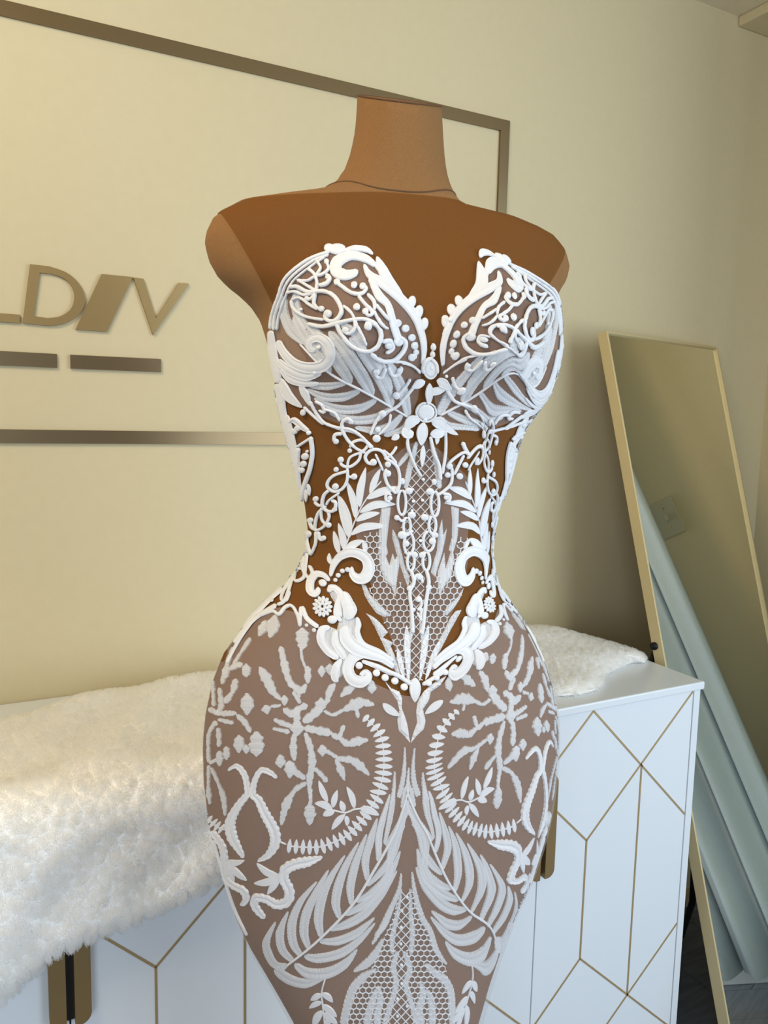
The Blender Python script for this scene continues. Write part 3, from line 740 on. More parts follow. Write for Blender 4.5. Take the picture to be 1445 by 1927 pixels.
D('bud', 'cord', 'b', .8, '1:600,645,42 1:550,605,32 1:735,772,36 1:900,742,40,46 1:1048,888,36 1:790,430,34 1:660,405,34 1:855,440,34 1:815,600,36 1:880,632,32 1:965,1090,30 1:400,1422,28,36 1:770,1495,28 1:655,1655,30 1:980,1560,32 1:1015,1430,42 1:1120,1282,40 1:970,1632,44 1:590,360,28 1:435,525,28 1:1140,1085,30 1:575,240,28')
D('pearl', 'pearl', 'b', 1.2, '1:528,902,17 1:495,1100,15 1:388,606,13 1:680,350,13 1:775,140,13 1:445,1585,18')

# --- flower at the bust centre
LAYER = .0030
D('bead_ring', 'satin', 'n', .7, '2:230,905,28,30 2:224,962,26,28')
T('''
flower_petal c n 34 2:140,1110 145,1040 200,995 255,1035 265,1110
flower_petal l n 80 2:255,1165 300,1180 380,1235
flower_petal l n 70 2:160,1170 110,1190 50,1225
flower_petal l n 62 2:185,1270 230,1255 330,1235
flower_petal l n 66 2:200,1185 195,1270 190,1365
flower_petal l n 90 2:120,1490 60,1490 0,1560
flower_petal l n 90 2:70,1580 20,1590 -10,1540
flower_petal l n 100 2:210,1500 280,1510 320,1570
flower_petal l n 80 2:200,1600 270,1590 325,1570
flower_petal l n 90 2:150,1500 138,1580 130,1690
flower_petal l n 50 2:-45,1600 -70,1620 -105,1640
flower_petal l n 50 2:310,1500 350,1560 420,1600
''')
D('flower_petal', 'satin', 'n', .14, '2:170,1420,70,66 2:205,1075,50,68')
OVS = '2:170,1420,80,76 2:205,1075,56,74'
for tok in OVS.split():
    z, v = tok.split(':'); x, y, rx, ry = (float(q) for q in v.split(',')); k = ZONE[2][2]
    ribbon('petal_outline', [Zp(2, x + rx * math.cos(a), y + ry * math.sin(a)) for a in np.linspace(-math.pi / 2, 1.5 * math.pi, 15)], [16 / k] * 15, 'cord', 'c', False, LIFT + LAYER)
D('pearl', 'pearl', 'n', 1.2, '2:215,1065,15 2:160,1480,15 2:340,1130,13 2:375,695,16 2:750,750,14')
T('''
flower_stem c n 26 4:190,130 200,260 250,400 302,492
flower_stem c n 26 4:492,120 492,300 465,472
flower_stem c n 30 4:372,170 400,300 440,400 452,520
flower_stem c n 24 4:215,130 190,220 205,300
flower_stamen l n 40 4:316,240 312,320 305,415
flower_stamen l n 34 4:428,150 425,200 420,235
''')
LAYER = .0
T('''
bodice_strip e n 30,55,55,40 4:270,215 235,350 205,470 180,595
bodice_strip e n 30,55,55,40 4:385,215 425,380 440,480 450,590
bodice_strip e n 30,44,20 4:215,295 160,365 110,425
''')
def POLY(name, m, sd, dat, h=.0024, dom=.0014, grid=5):
    P, k = parse(dat)
    Q = []
    for i in range(len(P)):                        # stitch teeth along the outline
        a, b = np.array(P[i]), np.array(P[(i + 1) % len(P)]); L_ = np.linalg.norm(b - a); n = max(1, int(L_ / 1.9)); nn = np.array([-(b - a)[1], (b - a)[0]]) / (L_ + 1e-9)
        for j in range(n): Q.append(a + (b - a) * j / n + nn * ((.45 if j % 2 else -.45) if j else 0))
    for s in SIDES[sd]: patch(name, Q, m, h, s, grid, dom)
POLY('bodice_strip', 'stitch', 'n', '3:1010,740 1085,740 1065,900 1050,1040 1062,1110 1046,1130 1072,1205 1100,1105 1116,1160 1140,1120 1152,1200 1136,1300 1120,1465 1092,1380 1040,1330 1000,1240 985,1100 990,900')
POLY('bodice_strip', 'stitch', 'n', '3:1098,912 1140,980 1170,1100 1195,1200 1235,1300 1222,1385 1190,1300 1150,1180 1120,1080 1095,980')
POLY('bodice_strip', 'stitch', 'n', '4:545,730 607,750 602,900 592,1000 562,1100 572,1180 545,1300 490,1380 450,1455 435,1340 440,1250 490,1100 500,1230 540,1100 525,1080 550,980 552,850')
POLY('bodice_strip', 'stitch', 'n', '4:510,908 497,1000 470,1120 430,1250 420,1305 382,1260 402,1180 430,1090 442,940 472,830 482,960')
POLY('hip_point', 'stitch', 'n', '3:848,1355 885,1365 922,1440 982,1500 1040,1560 1092,1608 1030,1618 970,1590 918,1520 878,1450')
POLY('hip_point', 'stitch', 'n', '3:885,1588 945,1618 995,1660 1062,1742 6:80,480 165,520 140,545 172,620 210,740 222,785 190,770 150,680 108,590 55,475 20,400 -20,330')
POLY('hip_point', 'stitch', 'n', '6:672,272 642,330 592,420 552,500 492,620 452,700 420,785 430,680 480,560 500,500 540,430 588,330 630,278')
POLY('hip_point', 'stitch', 'n', '6:690,98 672,165 622,250 562,312 528,308 570,232 640,180')
T('''
panel_blade l n 46 6:258,388 262,550 275,815
panel_blade l n 46 6:422,385 392,560 358,805
panel_blade e n 30,44,36,26 6:290,270 302,400 285,480 275,560
panel_blade e n 30,40,36,26 6:392,250 370,400 382,500 370,640
panel_blade l n 40 6:190,560 215,680 240,800
panel_blade l n 40 6:510,500 450,650 400,800
''')
# --- corded chains down the centre
LAYER = .0016
def OV(name, data, w):
    for tok in data.split():
        z, v = tok.split(':'); x, y, rx, ry = (float(q) for q in v.split(',')); z = int(z); k = ZONE[z][2]
        P = [Zp(z, x + rx * math.cos(a), y + ry * math.sin(a)) for a in np.linspace(-math.pi / 2, 1.5 * math.pi, 13)]
        ribbon(name, P, [w / k] * 13, 'cord', 'c', False, LIFT + LAYER)
OV('chain_loop', '4:150,700,32,100 4:190,890,28,72 4:220,1172,28,75 4:410,710,32,100 4:390,880,28,70 4:342,1170,28,75 4:205,1030,38,88 4:360,1010,42,80', 22)
T('''
chain_cord c n 30 4:220,1240 245,1340 212,1420 226,1560 238,1742 6:300,400
chain_cord c n 30 4:342,1240 362,1330 352,1420 332,1560 312,1742 6:362,420
chain_cord c n 26 4:245,1345 260,1288 300,1288 312,1350
chain_cord c n 24 4:258,1490 288,1458 304,1520 272,1565
chain_cord c n 20 4:268,1575 290,1620 312,1645
chain_cord c n 20 4:305,1560 300,1600 298,1655
chain_cord c n 26 4:120,820 150,850 175,830
chain_cord c n 30 4:10,340 100,400 130,470 130,560 105,630
chain_cord c n 30 4:105,630 40,560 15,480 30,430
chain_cord c n 26 4:0,280 60,330 110,390
chain_cord c n 26 4:545,420 540,540 480,610 430,640
chain_cord c n 26 4:690,330 640,300 560,350 510,400
chain_cord c n 24 4:640,320 600,400 560,480
chain_cord c n 30 4:470,630 525,640 520,690 495,690
chain_cord c n 28 4:70,640 30,630 25,680 60,695
''')
D('bud', 'cord', 'n', .75, '4:205,608,42,38 4:110,822,30 4:228,800,44,38 4:150,960,46,44 4:182,1028,36 4:250,1120,36 4:210,1390,32 4:372,612,44,38 4:330,820,42,38 4:390,1010,38 4:310,1122,36 4:362,1380,32 4:290,1300,32 4:280,1480,28 4:40,468,36 4:40,395,34 4:155,530,26,36 4:405,535,26,36 4:525,410,36 4:510,480,32 4:605,490,36 4:650,400,32 4:415,960,30 4:55,665,28 4:500,660,28 4:300,1560,24 4:240,1560,24')
D('pearl', 'pearl', 'n', 1.0, '4:318,515,13 4:312,682,13 4:240,690,13 4:230,765,11 4:228,930,13 4:296,1005,13 4:235,595,10')

# --- waist: fern sprays, vines, scrolls (both sides)
LAYER = .0
T('''
fern_stem c b 12 3:715,1090 760,960 800,850 850,740 930,620 1010,530
fern_leaf l b 58 3:805,830 792,700 735,530
fern_leaf l b 62 3:838,740 842,600 886,420
fern_leaf l b 52 3:918,635 960,520 1002,430
fern_leaf l b 62 3:895,672 1000,620 1155,575
fern_leaf l b 62 3:838,782 960,722 1125,715
fern_leaf l b 56 3:808,850 890,808 997,785
fern_leaf l b 62 3:768,962 870,900 1058,888
fern_leaf l b 84 3:757,985 735,850 692,700 662,640
fern_leaf l b 54 3:716,1085 705,980 670,868
fern_leaf l b 48 3:676,1112 656,1020 634,930
fern_leaf l b 62 3:722,1085 790,1038 868,1005
fern_leaf l b 44 3:868,1005 880,1050 884,1110
fern_leaf l b 34 3:612,1200 600,1160 598,1108
''')
LAYER = .0016
T('''
waist_scroll s b 18,50,70,78,88,96,100,82,56,14 3:612,1300 640,1200 700,1125 790,1100 880,1140 912,1222 880,1300 822,1312 782,1272 778,1215
waist_scroll s b 26,45,56,60,66,56,42,24 3:605,1335 562,1290 502,1282 458,1340 452,1412 482,1442 512,1420 514,1388
waist_scroll s b 40,50,50,48,46,24 3:588,1392 640,1392 692,1445 664,1520 652,1600 692,1655
scroll_leaf s b 20,70,100,80,20 3:700,1420 722,1450 740,1510 740,1560 720,1610
''')
D('bead_ring', 'satin', 'b', .5, '3:550,1352,32 3:620,1640,40,32')
D('bud', 'cord', 'b', .8, '3:745,1240,28 3:705,1252,27 3:672,1288,26 3:650,1325,22')
rc = Zp(3, 545, 1540)
for a in range(13):
    t = a * 2 * math.pi / 13
    for mi in (False, True): dome('rosette_petal', rc[0] + math.cos(t) * 13.5, rc[1] + math.sin(t) * 14.5, 5.4, 3.4, 'cord', mi, .7, LIFT + LAYER, 0, t)
for a in range(7):
    t = a * 2 * math.pi / 7 + .3
    for mi in (False, True): dome('rosette_petal', rc[0] + math.cos(t) * 6.5, rc[1] + math.sin(t) * 7, 4.6, 3.0, 'cord', mi, .9, LIFT + LAYER + .0008, 0, t)
LAYER = .0014
T('''
vine_cord c b 26 3:560,62 680,110 800,140 880,200 945,265
vine_cord c b 26 3:700,72 730,180 800,260 885,305
vine_cord c b 28 3:762,262 782,220 850,200 902,232 882,272 850,302 830,362 772,410 720,412 682,382
vine_cord c b 32 3:1062,370 1010,290 932,280 882,330 902,382 950,392
vine_cord c b 22 3:960,310 1002,400 1022,450
vine_cord c b 24 3:850,300 762,340 742,420 748,485 792,500
vine_cord c b 28 3:740,450 640,482 592,530 592,580 642,612 702,590 740,520 742,430
vine_cord c b 30 3:602,600 562,640 552,720 592,770 642,760 652,702 618,682
vine_cord c b 24 3:490,690 520,722 565,720
vine_cord c b 22 3:682,620 602,680 580,722
vine_cord c b 24 3:582,730 522,780 496,880 502,922 562,892 602,820 592,770
vine_cord c b 22 3:540,740 546,830 575,875
vine_cord c b 24 3:455,850 472,902 512,922
vine_cord c b 28 3:520,930 532,990 562,1002
vine_cord c b 22 3:502,930 500,1030 462,1125
vine_cord c b 28 3:440,925 430,1000 442,1062 462,1132
vine_cord c b 24 3:430,1092 372,1140 342,1240 330,1340 402,1312 422,1200 432,1112
vine_cord c b 22 3:345,1240 392,1240
vine_cord c b 30 3:400,1130 400,1240 440,1310 475,1280 450,1210
vine_cord c b 24 3:330,1290 250,1400 222,1490 262,1492 292,1420
vine_cord c b 36 3:235,1400 150,1470 60,1560 0,1622 5:330,430
vine_cord c b 26 3:185,1530 100,1580 0,1642
vine_cord c b 26 3:1050,350 1100,300 1130,250
''')
D('bud', 'cord', 'b', .8, '3:945,378,38 3:795,492,34 3:690,358,34 3:650,572,36 3:655,435,28 3:500,670,30 3:600,880,30 3:460,842,30 3:560,985,28 3:440,955,38 3:270,1310,18 3:140,1490,28 3:760,285,26 3:645,755,26 3:430,290,16')
# --- side ornaments under the arms
T('''
side_strip c b 36 3:455,170 470,300 452,430 412,560 386,690
side_strip c b 36 3:362,260 356,400 374,600 388,690
side_strip c b 26 3:350,255 400,220 452,185
side_strip c b 32 3:282,62 330,32 400,92 442,132
side_strip s b 46,52,50,44,30 3:262,0 300,150 330,300 345,450 378,670
side_leaf l b 24 3:438,550 448,600 452,645
side_leaf l b 24 3:418,590 424,640 425,695
''')
D('stitch_knot', 'cord', 'b', .7, '3:415,330,28 3:402,390,26 3:388,440,24 3:330,130,24 3:355,105,24')
T('''
side_edge_leaf l n 44 4:1150,0 1090,110 1030,260
side_edge_leaf l n 40 4:1040,200 1010,340 985,470
side_edge_cord c n 16 4:1000,400 955,590 900,770
''')
# --- hip: border, scroll applique, stitched branches
POLY('scroll_ground', 'stitch', 'b', '5:950,115 1010,92 1062,150 1100,180 1150,260 1140,322 1188,342 1180,430 1230,530 1330,572 1445,642 1445,720 1330,662 1250,612 1160,640 1140,720 1090,740 1020,800 1000,740 1030,650 940,572 890,500 890,425 950,392 1020,420 1040,330 1022,240 985,190')
LAYER = .0014
T('''
hip_border c b 28 5:430,330 540,290 592,312 640,260 690,250 730,320 746,402
hip_border s b 20,34,36,34 5:746,402 762,262 800,340 885,405
hip_border c b 28 5:572,250 430,335 330,435 258,530
hip_border c b 24 5:700,20 642,200 580,245
hip_border c b 20 5:400,360 300,500 200,680
hip_scroll s b 16,50,70,82,86,92,92,70,48,14 5:1440,690 1330,625 1230,600 1140,632 1102,712 1132,790 1200,812 1250,772 1230,740 1188,762
hip_scroll s b 70,110,110,80,60,40 5:1080,390 1092,490 1165,565 1265,605 1365,640 1445,700
hip_scroll s b 20,44,44,46,44,24 5:1170,325 1182,380 1172,440 1215,530 1330,585 1445,650
hip_scroll s b 26,60,66,62,58,24 5:970,402 912,422 902,500 952,580 1010,622 1030,642
hip_scroll s b 40,62,62,30 5:1012,425 1012,520 1060,602 1085,645
hip_scroll s b 20,60,76,60,20 5:1055,640 1020,690 1005,745 1010,790 1030,810
hip_scroll s b 26,42,36 5:1205,655 1330,702 1440,755
hip_scroll s b 20,80,112,90,30 5:1088,180 1110,225 1118,270 1105,310 1085,345
hip_scroll s b 30,50,52,50,50 5:955,140 1000,108 1052,160 1032,240 1042,330
''')
D('bead_ring', 'satin', 'b', .5, '5:1185,690,28 5:985,350,36,28')
D('bud', 'cord', 'b', .7, '5:795,390,18 5:850,426,22')
D('bead_ring', 'pearl', 'n', .8, '6:30,745,28 6:95,780,28 6:168,805,28 6:238,850,28 6:545,740,24 6:480,780,24 6:420,818,26')
T('''
point_border c n 38 6:0,682 100,728 200,770 295,835
point_border c n 34 6:560,722 480,770 375,835
point_leaf l n 86 6:322,780 320,870 318,965
point_leaf l n 60 6:78,972 130,1022 205,1065
point_leaf l n 56 6:528,950 460,1002 395,1052
''')
POLY('point_petal', 'satin', 'n', '6:85,795 140,860 205,888 225,940 222,1010 250,1085 268,1150 278,1230 287,1275 250,1230 200,1180 188,1100 205,1030 190,960 150,900', .0034, .002)
POLY('point_petal', 'satin', 'n', '6:562,765 512,840 440,890 428,950 382,1020 402,1110 388,1170 335,1220 289,1275 308,1200 338,1120 330,1040 342,960 382,890 450,830', .0034, .002)
LAYER = 0
T('''
branch_stitch e b 24 5:750,555 760,650 792,720
branch_stitch e b 40,60,60,50 5:790,830 750,880 700,850 660,820
branch_stitch e b 36,66,60,40 5:598,548 622,670 650,780 690,860
branch_stitch e b 30,20 5:700,840 742,930
branch_stitch e b 20,100,60,30 5:438,703 490,790 540,890 602,950
branch_stitch e b 26 5:520,1000 600,990
branch_stitch e b 50,66,60,50 5:615,1015 680,1052 740,1012 800,990
branch_stitch e b 36,44 5:690,885 745,975
branch_stitch e b 50,56 5:720,1000 718,1130
branch_stitch e b 36,44,40 5:545,1095 620,1130 700,1155
branch_stitch e b 30,40 5:538,1165 665,1192
branch_stitch e b 60,84,70 5:765,1115 840,1062 905,995
branch_stitch e b 40,66,36 5:945,975 962,890 1005,825
branch_stitch e b 30 5:920,1030 990,1062 1070,1022
branch_stitch e b 30,100,90,16 5:1060,1030 1150,990 1210,970 1300,985
branch_stitch e b 24,40 5:1165,1010 1178,1085
branch_stitch e b 60,72,60 5:775,1160 880,1182 985,1202
branch_stitch e b 40,46,34 5:980,1200 1030,1232 1072,1138
branch_stitch e b 36,60,80,20 5:1040,1235 1100,1280 1170,1262 1255,1250
branch_stitch e b 46,60,46 5:702,1200 690,1300 700,1405
branch_stitch e b 60,70,40 5:640,1420 690,1480 782,1542
branch_stitch e b 40,56,66,50,24 5:780,1195 822,1320 832,1440 812,1560 822,1690
branch_stitch e b 30,36,70,70,20 5:935,1330 1040,1390 1130,1402 1195,1450 1262,1515
branch_stitch e b 30,64,14 5:1010,1390 1050,1480 1076,1555
branch_stitch e b 24,40,50 5:850,1460 900,1512 945,1565
branch_stitch e b 40,40,36,74,16 5:792,1572 722,1612 7:690,40 635,140 600,285
branch_stitch e b 24,30 7:822,10 820,130
branch_stitch e b 40,26,30 5:375,488 300,600 238,705
branch_stitch e b 26,40,36 5:240,560 190,720 160,835
branch_stitch e b 36,44 5:205,722 315,680
branch_stitch e b 50,52 5:235,895 180,975
branch_stitch e b 36,46,40 5:140,860 152,1000 110,1062
branch_stitch e b 24,34 5:92,800 100,1000
branch_stitch e b 36,46,36 5:60,1020 140,1052 270,1050
branch_stitch e b 26,54,24 5:268,1060 330,1122 372,1195
branch_stitch e b 30,34 5:130,1100 245,1125
branch_stitch e b 40,30,28 5:120,1112 62,1210 60,1420
branch_stitch e b 30,40,34 5:130,1160 135,1230 136,1305
branch_stitch e b 30,34 5:65,1425 125,1400
branch_stitch e b 26,24,44,14 5:60,1440 58,1600 7:62,60 70,130
branch_stitch e b 26,26,50,16 5:80,1460 140,1600 7:170,90 182,215
branch_stitch e b 20,76,30 5:1045,925 1110,870 1165,825
''')
def BUDS(data):
    z = 0
    for tok in data.split():
        if ':' in tok: a, tok = tok.split(':'); z = int(a)
        v = [float(q) for q in tok.split(',')]; x, y = Zp(z, v[0], v[1]); k = ZONE[z][2]; rx = v[2] / k; ry = (v[3] if len(v) > 3 else v[2]) / k; ro = math.radians(v[4]) if len(v) > 4 else 0
        P = [(x - math.sin(ro) * ry * t, y + math.cos(ro) * ry * t) for t in (-1.08, -.6, 0, .6, 1.12)]
        for s in (False, True): ribbon('branch_bud', P, [rx * q for q in (.9, 1.75, 2.1, 1.6, .35)], 'stitch', 'e', s, LIFT)
BUDS('5:465,415,34,60,25 5:540,400,50,80,15 5:760,490,58,76 5:800,760,32,60 5:490,1022,46,32,-15 5:625,952,32,36 5:720,1160,64,54 5:900,982,48,46 5:595,1410,40,46 5:910,1330,38,40 5:665,1470,44,60 5:190,745,32,42 5:340,730,36,46 5:250,850,30,56,15 5:345,980,52,76 5:285,1280,42,62 5:415,1280,62,86 5:340,1320,32 5:140,1390,32,52 5:192,1350,30,46 5:905,735,30,40 5:965,720,36,40 5:1280,850,40,46 7:815,200,44,76')
# --- scalloped horns and worm-like ribbons
LAYER = .0004
T('''
scalloped_ribbon w b 20,40,46,50,54,62,80,82,62,24 5:205,1478 270,1448 330,1520 352,1640 7:345,60 280,140 222,260 235,370 270,440 322,530
scalloped_ribbon w b 20,42,46,46,50,62,76,86,82,56,16 5:570,1535 512,1492 450,1480 402,1560 390,1660 7:430,95 480,200 548,330 552,430 502,512 425,555
scalloped_ribbon w b 16,80,86,86,76,80,80,70,60,62,62,52,30 7:910,525 800,560 705,580 632,622 622,692 662,780 648,858 570,882 490,842 412,832 402,882 440,942 482,985
scalloped_ribbon w b 40,54,54,50,52,56,54,44 7:85,330 160,440 180,540 190,680 250,742 320,780 342,848 300,885
worm_leaf l b 48 7:590,668 500,642 418,572
worm_leaf l b 54 7:590,664 500,712 398,722
worm_leaf l b 54 7:592,675 545,740 498,805
worm_leaf l b 42 7:200,552 260,570 328,552
worm_leaf l b 44 7:195,560 225,640 252,712
worm_leaf l b 44 7:220,585 280,650 345,702
hem_cord c b 18 7:95,400 230,850 330,1080 352,1115
''')
# --- garlands of pointed leaflets
def garland(pts, lens, wid, spacing, mirror, name='garland_leaflet'):
    P, k = parse(pts); Q, w, s = resample(P, [1] * len(P), .5)
    ribbon('garland_stem', P, [2.0] * len(P), 'cord', 'c', mirror, LIFT)
    T_ = np.gradient(Q, axis=0); T_ /= np.linalg.norm(T_, axis=1, keepdims=True)
    n = int(s[-1] / spacing)
    for i in range(n + 1):
        j = int(np.clip(round(i * spacing / .5), 0, len(Q) - 1)); t = j / (len(Q) - 1)
        L_ = np.interp(t, np.linspace(0, 1, len(lens)), lens); nn = np.array([-T_[j, 1], T_[j, 0]]) * L_ / 2
        ribbon(name, [Q[j] - nn, Q[j], Q[j] + nn], [wid] * 3, 'satin', 'l', mirror, LIFT)
for mi in (False, True):
    garland('5:1235,1088 1300,1150 1352,1232 1368,1330 1372,1440 1360,1550 1330,1635 7:1325,75 1290,125 1225,225 1160,302 1085,372 1000,412 900,448 805,452 710,448 650,442', [18, 26, 30, 33, 34, 32, 28, 27, 26, 27, 29, 28, 26], 8.6, 12.6, mi)
    garland('7:30,240 75,262 110,290 155,318', [20, 24, 22], 6.5, 9, mi)
T('''
garland_stem c b 9 7:590,408 640,430
garland_stem c b 9 7:165,318 200,320
''')
# --- small sprigs
T('''
sprig_stem c b 11 7:985,170 1080,190 1150,165 1210,160
sprig_stem c b 11 7:1085,195 1050,230 1020,270
sprig_leaf l b 52 7:985,168 920,130 852,120
sprig_leaf l b 52 7:1002,182 960,188 912,212
sprig_leaf l b 46 7:988,152 1000,90 1022,22
sprig_leaf l b 46 7:950,110 915,40 5:882,1555
sprig_leaf l b 46 7:1072,182 1060,140 1045,102
sprig_leaf l b 48 7:1150,158 1130,70 5:1092,1602
sprig_leaf l b 54 7:1190,160 1260,172 1335,208
sprig_leaf l b 46 7:1078,205 1030,250 978,318
sprig_leaf l b 38 7:1085,215 1095,250 1092,290
sprig_stem c b 14 7:932,1440 905,1550 915,1650 932,1800
sprig_leaf l b 42 7:905,1560 870,1575 822,1602
sprig_leaf l b 42 7:905,1553 950,1575 990,1618
sprig_leaf l b 38 7:908,1620 860,1632 812,1662
sprig_leaf l b 48 7:915,1638 965,1680 1020,1728
sprig_leaf l b 58 7:912,1685 870,1740 852,1810
sprig_leaf l b 48 7:918,1700 970,1740 1025,1782
sprig_leaf l b 42 7:926,1755 950,1780 960,1830
''')
# --- great feathers
LAYER = .0
T('''
feather_barb f b 30,66,74,66,14 7:655,1345 560,1340 502,1250 492,1160 558,1018
feather_barb f b 40,72,78,12 7:692,1312 612,1230 592,1100 652,938
feather_barb f b 40,76,82,60,12 7:752,1272 692,1180 682,1030 742,870 868,712
feather_barb f b 40,80,86,66,12 7:812,1222 772,1100 792,950 872,780 955,625
feather_barb f b 46,84,88,66,12 7:902,1132 880,1000 902,850 962,700 1078,515
feather_barb f b 40,80,84,62,12 7:1042,992 1010,880 1032,740 1092,580 1182,415
feather_barb f b 40,74,76,56,12 7:1132,892 1120,760 1152,600 1192,480 1242,355
feather_barb f b 40,72,72,12 7:1252,712 1232,560 1272,400 1322,235
feather_barb f b 36,66,60,10 7:1332,562 1332,380 1362,250 1418,55
feather_barb f b 30,80,88,84,16 7:645,1352 580,1380 660,1448 790,1480 935,1432
feather_barb f b 40,96,100,80,14 7:702,1332 800,1402 950,1402 1080,1332 1170,1222
feather_barb f b 40,84,84,60,12 7:775,1272 880,1292 1050,1252 1190,1150 1305,1025
feather_barb f b 36,76,76,50,12 7:890,1162 1020,1162 1150,1112 1230,1050 1300,985
feather_barb f b 36,80,86,64,12 7:962,1072 1100,1032 1230,950 1360,800 8:185,630
feather_barb f b 36,80,84,60,12 7:1082,962 1230,880 1360,750 1440,610 8:210,480
feather_barb f b 34,70,74,56,12 7:1162,862 1290,790 1400,660 8:150,430 245,290
feather_barb f b 30,60,64,50,12 7:1245,742 1340,650 1440,510 8:215,320 255,200
feather_barb f b 26,56,56,10 8:60,525 50,440 65,300 132,55
feather_barb f b 26,52,52,10 8:92,430 130,250 150,130 168,0
feather_barb f b 26,56,58,10 8:100,440 190,310 250,190 275,85
spike e b 8,36,42,40 6:246,1305 238,1500 205,1660 8:190,60
spike e b 8,30,34,30 6:276,1458 262,1600 8:245,20 225,160
spike e b 8,28,32,30 6:170,1488 164,1600 150,1700 8:130,120
''')
LAYER = .0007
T('''
feather_quill c b 14,18,20,18,14 7:645,1342 870,1160 1130,890 1300,620 1440,365 8:235,150 272,10
''')
LAYER = .0
# --- lower front panel
T('''
panel_blade e n 8,34,46,40,14 8:217,650 200,780 120,960 60,1080 0,1185
panel_blade e n 8,36,50,46,46,12 8:300,640 322,800 372,980 432,1080 482,1230 558,1335
panel_blade e n 8,34,40,30 8:220,772 190,950 152,1130 150,1255
panel_blade e n 8,36,46,30 8:285,765 290,950 302,1100 290,1260
panel_blade e n 40,46,46,44,50 8:190,1238 160,1350 180,1480 150,1600 90,1800
panel_blade e n 40,46,46,44,50 8:240,1238 282,1370 252,1480 292,1620 342,1800
panel_blade e n 30,60,66,60,50 8:400,1330 470,1400 542,1450 592,1560 602,1800
panel_blade e n 16,60,60,66 8:362,1468 382,1560 352,1680 375,1800
panel_blade e n 16,56,60 8:400,1525 442,1600 452,1800
panel_blade e n 16,56,60,66 8:50,1498 62,1600 40,1700 40,1800
panel_blade e n 14,40,40 7:1442,905 1380,1040 1308,1122
panel_blade e n 20,70,70,16 7:1365,1145 1300,1270 1230,1340 1145,1388
panel_blade e n 16,66,72,70,66 7:1315,1368 1220,1430 1142,1520 1100,1650 1068,1800
panel_blade e n 14,60,66 7:1332,1498 1290,1600 1238,1800
panel_blade e n 14,40,50 7:1348,1600 1335,1700 1318,1800
''')
D('pearl', 'pearl', 'n', 1.0, '8:262,828,12 8:222,930,12 8:218,1055,12 8:215,1180,12 8:220,1340,12 8:222,1480,12 8:190,1595,12 8:262,1650,12 8:190,1725,12')
# --- netting: hexagons and diamonds
class Net:
    def __init__(s): s.V = []; s.F = []; s.U = []
    def seg(s, a, b, w, n=3):
        a, b = np.array(a, float), np.array(b, float); d = b - a; L_ = np.linalg.norm(d)
        if L_ < .3: return
        nn = np.array([-d[1], d[0]]) / L_ * w / 2; k = len(s.V)
        for i in range(n):
            p = a + d * i / (n - 1)
            for q, h in ((p - nn, .0006), (p, .0019), (p + nn, .0006)):
                loc, no_ = hit(*q); s.V.append(loc + no_ * (.0012 + h)); s.U.append((L_ * i / 10, h))
        for i in range(n - 1):
            for j in range(2): o = k + i * 3 + j; s.F.append((o, o + 1, o + 4, o + 3))
def clip_seg(net, a, b, inside, w):
    n = 8; ts = np.linspace(0, 1, n + 1); a, b = np.array(a), np.array(b)
    ok = [inside(*(a + (b - a) * t)) for t in ts]
    i = 0
    while i < n:
        if ok[i] and ok[i + 1]:
            j = i + 1
            while j < n and ok[j + 1]: j += 1
            net.seg(a + (b - a) * ts[i], a + (b - a) * ts[j], w); i = j
        else: i += 1
def hexnet(P, excl, r, w):
    net = Net(); xs = [p[0] for p in P]; ys = [p[1] for p in P]
    ins = lambda x, y: inpoly(x, y, P) and not inpoly(x, y, excl)
    dx, dy = r * math.sqrt(3), r * 1.5; j = 0; y = min(ys) - r
    while y < max(ys) + r:
        x = min(xs) - dx + (dx / 2 if j % 2 else 0)
        while x < max(xs) + dx:
            c = [(x + r * math.sin(k * math.pi / 3), y - r * math.cos(k * math.pi / 3)) for k in range(6)]
            for k in (0, 1, 2): clip_seg(net, c[k], c[k + 1], ins, w)
            x += dx
        y += dy; j += 1
    o = mesh_obj('hexagon_net', net.V, net.F, 'cord', dress, True, net.U); o['kind'] = 'stuff'; o['label'] = 'white honeycomb net'
def diamond(P, r, w):
    net = Net(); xs = [p[0] for p in P]; ys = [p[1] for p in P]; ins = lambda x, y: inpoly(x, y, P)
    x0, x1, y0, y1 = min(xs), max(xs), min(ys), max(ys); c = -(y1 - y0)
    cx = (x0 + x1) / 2
    for s in (-1, 1):
        c = -(y1 - y0) - (x1 - x0)
        while c < (y1 - y0) + (x1 - x0):
            n = int((y1 - y0) / r) + 1
            for i in range(n):
                ya, yb = y0 + i * r, y0 + (i + 1) * r
                xa, xb = cx + c + s * .92 * (ya - y0), cx + c + s * .92 * (yb - y0)
                if max(xa, xb) > x0 - 2 and min(xa, xb) < x1 + 2: clip_seg(net, (xa, ya), (xb, yb), ins, w)
            c += r * 1.75
    o = mesh_obj('diamond_net', net.V, net.F, 'cord', dress, True, net.U); o['kind'] = 'stuff'; o['label'] = 'white diamond lattice net'
LAT1 = [(776,845),(812,845),(822,900),(826,930),(815,1000),(800,1060),(796,1130),(792,1170),(800,1210),(796,1265),(783,1285),(770,1260),(765,1210),(776,1170),(772,1130),(762,1060),(752,1000),(765,920)]
HEX1 = [(684,1000),(718,1000),(716,1060),(724,1090),(742,1120),(752,1090),(765,1120),(800,1120),(815,1100),(822,1070),(835,1110),(850,1060),(862,1010),(884,1012),(866,1040),(862,1090),(868,1108),(846,1150),(838,1178),(822,1225),(800,1275),(783,1290),(762,1283),(745,1240),(735,1195),(716,1165),(738,1160),(712,1140),(692,1108),(706,1094),(690,1055)]
